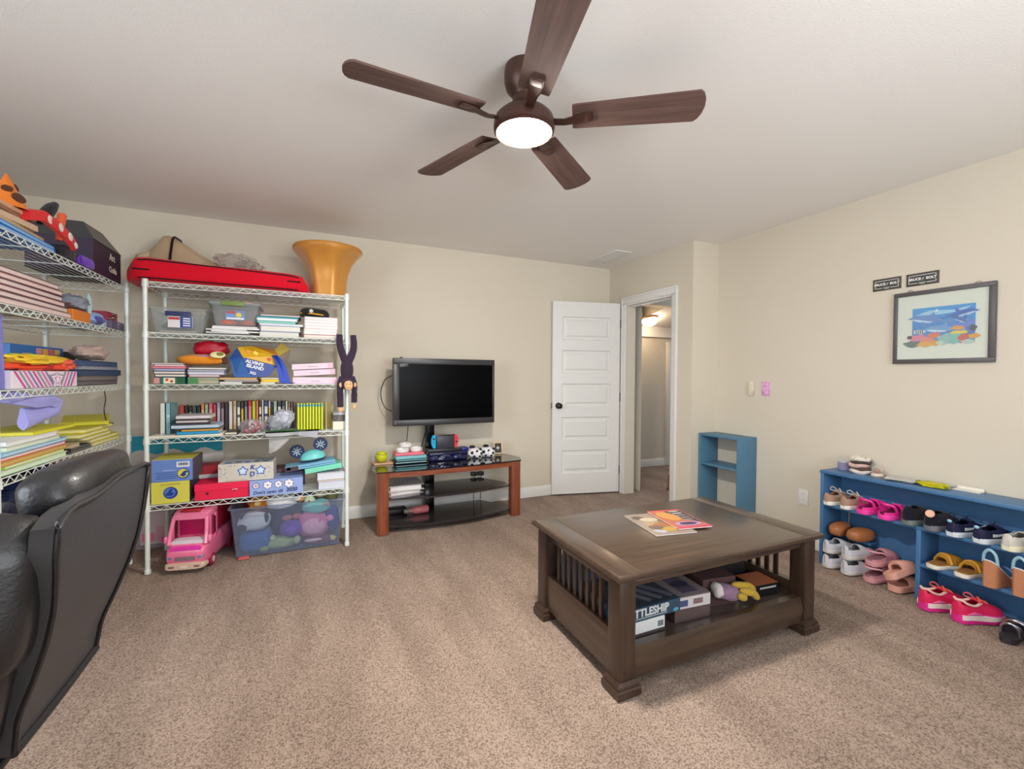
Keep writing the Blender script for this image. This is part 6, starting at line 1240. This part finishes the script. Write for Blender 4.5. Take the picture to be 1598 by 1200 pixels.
for k, y in enumerate((1.800, 1.697)):
    shoe('canvas_shoe', ['tan canvas shoe with white sole at the very end of the upper shelf', 'tan canvas shoe with cream lace loops beside the pink sandals'][k], (xs-.012, y+.012, Zs), R(-12), .205, .088, .024, SN, (166, 132, 112), (226, 222, 212), laces=(216, 202, 186), lining=(48, 44, 56), group='tan canvas shoes', hole=(.05, .40))
def pinkx(o, L, Wd, sh_, prof):
    B().tube([(L*.30, -Wd*.40, sh_+.01), (L*.20, -Wd*.36, sh_+.050), (L*.10, 0, sh_+.058), (L*.20, Wd*.36, sh_+.050), (L*.30, Wd*.40, sh_+.01)], .0075, 8).obj('heel_strap', mat((226, 44, 144), .4), o)
    for i in range(3): B().box((L*(.52+.1*i), 0, sh_+.052-.006*i), (.016, .05, .006), (0, R(8), 0), .002).obj('cross_strap', mat((238, 70, 160), .4), o)
for k, y in enumerate((1.595, 1.480)):
    shoe('pink_sandal', ['hot pink clog sandal beside the tan canvas shoes', 'hot pink clog sandal beside the black slip-ons'][k], (xs-.025, y+.01, Zs), R(-12), .215, .10, .026, CLOG, (232, 48, 148), (236, 60, 160), hole=(-.1, .46), thr=.45, extra=pinkx, lining=(110, 30, 60), group='hot pink clog sandals')
def patchx(o, L, Wd, sh_, prof): B().lathe([(0, -.004), (.018, -.004), (.020, 0), (.018, .004), (0, .005)], M=Matrix.Translation((-.006, -.012, sh_+.062)) @ Matrix.Rotation(R(-72), 4, 'Y') @ Matrix.Rotation(.3, 4, 'X'), seg=22).obj('round_patch', mat((222, 176, 150)), o)
shoe('black_slip_on', 'plain black fuzzy slip-on with a grey-green heel', (xs-.014, 1.378, Zs), R(-12), .20, .094, .03, ([0, .05, .2, .4, .55, .8, 1], [.066, .076, .080, .078, .07, .045, .012]), (22, 22, 34), (104, 116, 110), hole=(.1, .36), thr=.8, group='black slip-ons', um=cloth((22, 22, 34), .2))
shoe('black_slip_on', 'black fuzzy slip-on with a round peach patch', (xs-.014, 1.275, Zs), R(-12), .20, .094, .03, ([0, .05, .2, .4, .55, .8, 1], [.060, .072, .078, .076, .07, .045, .012]), (22, 22, 34), (108, 112, 122), hole=(.1, .36), thr=.8, extra=patchx, group='black slip-ons', um=cloth((24, 22, 36), .2))
def swoosh(o, L, Wd, sh_, prof):
    for s in (-1, 1):
        P = []
        for i in range(10):
            t = .22+.55*i/9; w_ = Wd*.97*interp(t, WT, WV)/2+.0035; zc = sh_+.016+.030*((i/9-.15)**2)*(1 if i > 1 else .6)
            P.append(((L*t, s*w_*.985, zc-.007*(1-i/10)), (L*t, s*w_*.965, zc+.008*(1-i/10))))
        b = B(); b.loft([[a, c_, (c_[0], c_[1]+s*.0015, c_[2]), (a[0], a[1]+s*.0015, a[2])] for a, c_ in P]); b.obj('side_mark', paper((214, 224, 230)), o)
    B().blob((-.004, 0, sh_+.052), (.008, .022, .016)).obj('heel_tab', paper((150, 196, 222)), o)
for k, y in enumerate((1.168, 1.062)):
    shoe('navy_sneaker', ['navy running shoe with white curved side mark beside the black slip-ons', 'navy running shoe with white curved side mark beside the white sneaker'][k], (xs-.02, y+.012, Zs), R(-14), .212, .088, .026, SN, (22, 26, 60), (206, 214, 220), extra=swoosh, lining=(16, 18, 34), group='navy running shoes', laces=(40, 50, 84))
for k, y in enumerate((.955, .85)):
    shoe('white_sneaker', ['white and grey sneaker beside the navy running shoes', 'white and grey sneaker farther along past its pair'][k], (xs-.025, y+.012, Zs), R(-14), .212, .088, .026, SN, (206, 200, 190), (232, 226, 196), lining=(110, 106, 100), group='white sneakers on the upper shelf')
SCL = 1.06
# lower right bay
def strapx(c):
    def f(o, L, Wd, sh_, prof):
        for i in range(3): B().tube([(L*(.42+.12*i), -Wd*.44, sh_+.006), (L*(.42+.12*i)+.006, -Wd*.25, sh_+.038-.004*i), (L*(.42+.12*i)+.01, 0, sh_+.047-.005*i), (L*(.42+.12*i)+.006, Wd*.25, sh_+.038-.004*i), (L*(.42+.12*i), Wd*.44, sh_+.006)], .0065, 8).obj('strap', mat(c[i % len(c)], .5), o)
    return f
MUS = ([0, .05, .25, .42, .5, .7, .88, 1], [.012, .016, .022, .050, .056, .048, .034, .012])
for k, (y, rz) in enumerate(((1.262, -14), (1.140, -6))):
    shoe('mustard_mule', ['mustard yellow mule with white sole beside the divider', 'mustard yellow mule with white sole beside the wedge sandals'][k], (xs-.012, y, .205), R(rz), .20, .092, .020, MUS, (176, 124, 40), (226, 220, 206), hole=(-.1, .36), thr=.2, extra=strapx([(206, 150, 44), (150, 100, 40)]), lining=(150, 104, 52), group='mustard mules')
def wedge(label, loc, rz):
    o = thing('wedge_sandal', label, 'shoe', loc, (0, 0, rz), 'tan wedge sandals'); L, Wd = .215, .078; n = 20; rings = []
    for i in range(n+1):
        t = i/n; w_ = Wd*interp(t, WT, WV)/2*1.05; top = .085*(1-min(1, t/.62))**1.1+.016; bot = 0 if t < .5 else 0
        rings.append([(L*t, -w_*.92, bot), (L*t, w_*.92, bot), (L*t, w_, top), (L*t, -w_, top)])
    B().loft(rings).obj('wedge_heel', mat((190, 128, 92), .55, 0, .12, 60, .1), o)
    rings = [[(p[3][0], p[3][1], p[3][2]), (p[2][0], p[2][1], p[2][2]), (p[2][0], p[2][1], p[2][2]+.005), (p[3][0], p[3][1], p[3][2]+.005)] for p in rings]; B().loft(rings).obj('footbed', mat((206, 214, 220), .5), o)
    o.scale = (1.05, 1.1, 1.3)
    for t, h in ((.10, .052), (.62, .045), (.74, .038)):
        z_ = .085*(1-min(1, t/.62))**1.1+.02; w_ = Wd*interp(t, WT, WV)/2
        B().tube([(L*t, -w_, z_), (L*t-.004, -w_*.75, z_+h*.7), (L*t-.006, 0, z_+h), (L*t-.004, w_*.75, z_+h*.7), (L*t, w_, z_)], .006, 8).obj('strap', mat((150, 190, 206) if t < .5 else (70, 110, 160), .4), o)
    return o
wedge('tan wedge sandal with pale blue straps beside the mustard mules', (xs-.028, 1.030, .205), R(-8)); wedge('tan wedge sandal with pale blue straps farther from the mustard mules', (xs-.028, .925, .205), R(-8))
# left bay and floor
WHT = (206, 206, 214)
for k, (y, z, lab) in enumerate([(1.785, .004, 'white sneaker on the carpet under another, next to the end panel'), (1.672, .004, 'white sneaker on the carpet under another, next to the pink clogs'), (1.790, .097, 'white sneaker stacked on top, next to the end panel'), (1.675, .097, 'white sneaker stacked on top, next to the pink clogs')]):
    shoe('white_sneaker', lab, (3.095+.012*(k > 1), y+.014, z), R(-13), .215, .096, .022, ([0, .05, .2, .38, .48, .7, .88, 1], [.042, .068, .064, .066, .066, .042, .030, .010]), WHT, (206, 202, 198), hole=(.05, .40), thr=.62, lining=(70, 72, 84), group='white sneakers stacked in pairs', extra=lambda o, L, Wd, sh_, p: B().box((-.0015, 0, sh_+.03), (.004, .003, .05), (0, R(-6), 0)).obj('heel_seam', mat((150, 150, 158)), o))
for k, (y, rz, lab) in enumerate([(1.778, 8, 'brown leather slipper lying on the half shelf next to the end panel'), (1.682, -10, 'brown leather slipper lying on the half shelf above the white sneakers')]):
    o = thing('brown_slipper', lab, 'shoe', (3.158, y, .1985), (0, 0, R(rz)), 'brown leather slippers')
    B().blob((.085, 0, .042), (.19, .098, .084), .75, .05, 4, k, 26, flat=-.0415).obj('upper', mat((168, 106, 62), .5, 0, .12, 30, .1), o); B().blob((.13, 0, .045), (.10, .06, .058), .8).obj('opening', mat((70, 42, 28), .8), o)
CP = (196, 134, 144)
def crocx(o, L, Wd, sh_, prof):
    B().tube([(L*.46, -Wd*.44, sh_+.03), (L*.25, -Wd*.40, sh_+.05), (L*.08, -Wd*.24, sh_+.055), (L*.02, 0, sh_+.056), (L*.08, Wd*.24, sh_+.055), (L*.25, Wd*.40, sh_+.05), (L*.46, Wd*.44, sh_+.03)], .006, 8).obj('heel_strap', mat((206, 150, 160), .5), o)
    B().cone((L*.46, -Wd*.46, sh_+.032), (L*.46, -Wd*.42, sh_+.032), .010, seg=14).obj('rivet', mat((214, 120, 130)), o)
for k, (z, lab) in enumerate([(.004, 'dusty pink clog on the carpet under its pair'), (.104, 'dusty pink clog stacked on its pair')]):
    shoe('pink_clog', lab, (3.105+.012*k, 1.560-.005*k, z), R(-9+2*k), .215, .10, .028, ([0, .05, .25, .42, .5, .7, .88, 1], [.034, .040, .042, .058, .066, .060, .042, .014]), CP, (206, 146, 150), hole=(-.1, .44), thr=.4, extra=crocx, lining=(160, 110, 124), group='dusty pink clogs', rough=.5)
for k in range(2):
    o = thing('peach_slide', ['peach slide lying flat beside the divider', 'peach slide propped up against its pair and the divider'][k], 'shoe', ((3.105, 1.428, .004) if k == 0 else (3.07, 1.425, .078)), (0, 0, R(-6)) if k == 0 else (R(-22), R(-8), R(-4)), 'peach slides')
    L, Wd = .22, .105; sp = sole_pts(L, Wd*1.1); PCH = mat((214, 158, 140), .55, 0, .05, 40)
    B().loft([[(x, y*.95, 0) for x, y in sp], [(x, y, .01) for x, y in sp], [(x, y, .034) for x, y in sp], [(x*.96+.004, y*.92, .037) for x, y in sp], [(x*.90+.01, y*.78, .028) for x, y in sp]]).obj('sole', PCH, o)
    upper(L, Wd*1.12, ([0, .4, .5, .7, .88, 1], [.04, .05, .058, .05, .034, .012]), .024, None, 1, .7, 16, 14, .40, .92, .012).obj('band', PCH, o)
# the bright pink runners and the strappy sandals on the carpet
def runx(o, L, Wd, sh_, prof):
    for s in (-1, 1):
        b = B(); b.loft([[(L*t, s*(Wd*.53*interp(t, WT, WV)+.0015), z_) for z_ in (.018+.003*math.sin(9*t), .042-.02*max(0, t-.5)+.003*math.sin(9*t))] + [(L*t, s*(Wd*.53*interp(t, WT, WV)-.004), z_) for z_ in (.042-.02*max(0, t-.5), .018)] for t in [.03+.90*i/14 for i in range(15)]]); b.obj('white_midsole', paper((230, 214, 206)), o)
        b = B(); b.loft([[(L*t, s*(Wd*.5*interp(t, WT, WV)+.0035), sh_+.004+.010*(1-abs(2*i/8-1))*q) for q in (0, 1)] + [(L*t, s*(Wd*.5*interp(t, WT, WV)-.003), sh_+.004+.010*(1-abs(2*i/8-1))*q) for q in (1, 0)] for i, t in enumerate([.10+.30*i/8 for i in range(9)])]); b.obj('side_insert', mat((226, 120, 176), .4), o)
    b = B(); w_ = lambda t: Wd*.97*interp(t, WT, WV)/2
    b.tube([(L*t, s_*w_(t)*q, sh_*.8+interp(t, *prof)*hh) for t, s_, q, hh in ((.46, -1, .60, .88), (.30, -1, .80, .80), (.14, -1, .82, .92), (.05, -1, .60, 1.02), (.02, 1, .0, 1.04), (.05, 1, .60, 1.02), (.14, 1, .82, .92), (.30, 1, .80, .80), (.46, 1, .60, .88))], .006, 8); b.obj('collar', mat((232, 186, 176), .7), o)
    B().blob((L*.30, 0, sh_+.012), (.04, .022, .006)).obj('insole_mark', paper((206, 206, 214)), o)
for k, (x, y) in enumerate(((3.02, 1.255), (3.03, 1.120))):
    shoe('pink_runner', ['bright pink running shoe on the carpet nearer the divider', 'bright pink running shoe on the carpet nearer the silver sandals'][k], (x, y, .002), R(-19), .235, .104, .044, ([0, .05, .2, .38, .48, .7, .88, 1], [.066, .072, .058, .066, .066, .046, .032, .010]), (214, 34, 84), (222, 36, 140), hole=(.03, .42), thr=.68, extra=runx, lining=(206, 24, 90), laces=(232, 90, 80), group='bright pink running shoes', rough=.5)
for k, (x, y) in enumerate(((3.00, .925), (2.99, .818))):
    o = thing('silver_sandal', ['black and silver strappy sandal next to the pink running shoes', 'black and silver strappy sandal farther from the pink running shoes'][k], 'shoe', (x, y, .002), (0, 0, R(6)), 'silver sandals'); L, Wd = .23, .092; sp = sole_pts(L, Wd)
    B().loft([[(x_, y_*.95, 0) for x_, y_ in sp], [(x_, y_, .006) for x_, y_ in sp], [(x_, y_, .024) for x_, y_ in sp]]).obj('sole', mat((46, 42, 46), .5), o)
    for t, h, c in ((.18, .062, (196, 190, 196)), (.30, .052, (170, 164, 172)), (.55, .052, (206, 200, 206)), (.66, .048, (150, 144, 152)), (.76, .040, (190, 184, 190))):
        w_ = Wd*interp(t, WT, WV)/2; B().tube([(L*t+.02, -w_, .018), (L*t+.008, -w_*.8, .02+h*.7), (L*t, 0, .02+h), (L*t+.008, w_*.8, .02+h*.7), (L*t+.02, w_, .018)], .0065, 8).obj('strap', metal(c, .3), o)

# ---- on top of the shoe rack
rt = RZ+.0005
o = thing('lilac_jar', 'small translucent lilac jar at the end of the rack top', 'jar', (3.290, 1.800, rt)); B().lathe([(0, 0), (.034, 0), (.036, .004), (.036, .050), (.033, .052), (.033, .006), (0, .004)], seg=28).obj('glass', clear((176, 170, 206), .45, .2), o); B().lathe([(0, .0525), (.037, .0525), (.037, .066), (0, .067)], seg=28).obj('lid', clear((214, 214, 224), .5, .3), o)
o = thing('scrunchie_pile', 'pile of brown and cream striped fabric hair bands on the rack top', 'hair bands', (3.285, 1.700, rt))
for k, (dx, dy, r, c) in enumerate([(0, 0, .046, (214, 200, 190)), (.004, -.004, .044, (90, 70, 58)), (-.003, .005, .045, (206, 170, 160)), (.002, -.002, .042, (70, 58, 50)), (-.002, .0, .040, (222, 214, 200))]):
    B().tube([(dx+r*math.cos(a)*(1+.10*math.sin(5*a+k)), dy+r*math.sin(a)*(1+.10*math.cos(4*a+k)), .012+.0195*k+.004*math.sin(3*a+k)) for a in [2*PI*i/30 for i in range(30)]], .0135, 8, True).obj('hair_band', cloth(c, .2, 60), o)
o = thing('snow_globe', 'small glass globe on a pale base on the rack top', 'globe', (3.275, 1.600, rt)); B().lathe([(0, 0), (.032, 0), (.034, .006), (.028, .018), (0, .018)], seg=28).obj('base', mat((222, 200, 186), .4), o); B().blob((0, 0, .042), (.062, .062, .058), 1, 0, 1, 0, 24).obj('globe', clear((230, 226, 222), .12, .03), o); B().blob((0, 0, .034), (.03, .03, .03), .9).obj('figure', mat((186, 120, 100)), o)
o = thing('grey_papers', 'grey leaflets lying loosely on the rack top', 'papers', (3.26, 1.478, rt))
for k, (c, rz, dx) in enumerate([((120, 116, 114), .2, 0), ((170, 168, 164), -.15, .01), ((196, 194, 188), .35, -.01)]): B().box((dx, -.012*k, .003+.005*k), (.10, .16, .004), (0, 0, rz)).obj('leaflet', paper(c), o, smooth=False)
o = thing('yellow_packet', 'crinkled yellow foil packet on the rack top', 'packet', (3.235, 1.300, rt)); B().blob((0, 0, .015), (.065, .12, .030), .6, .25, 8, 3, 24, flat=-.0148).obj('foil', mat((206, 196, 30), .25, .3, .25, 40, .2), o); B().blob((.01, .065, .015), (.05, .04, .022), .6, .3, 8, 5, 16, flat=-.0148).obj('crimped_end', mat((150, 146, 50), .3, .3, .2, 40), o)
o = thing('white_card', 'folded white card standing against the wall on the rack top', 'card', (3.315, 1.185, rt), (0, 0, 0)); B().box2((-.03, -.055, 0), (.03, .055, .004)).box2((.026, -.055, 0), (.03, .055, .018)).obj('card', paper((226, 222, 212)), o, smooth=False)
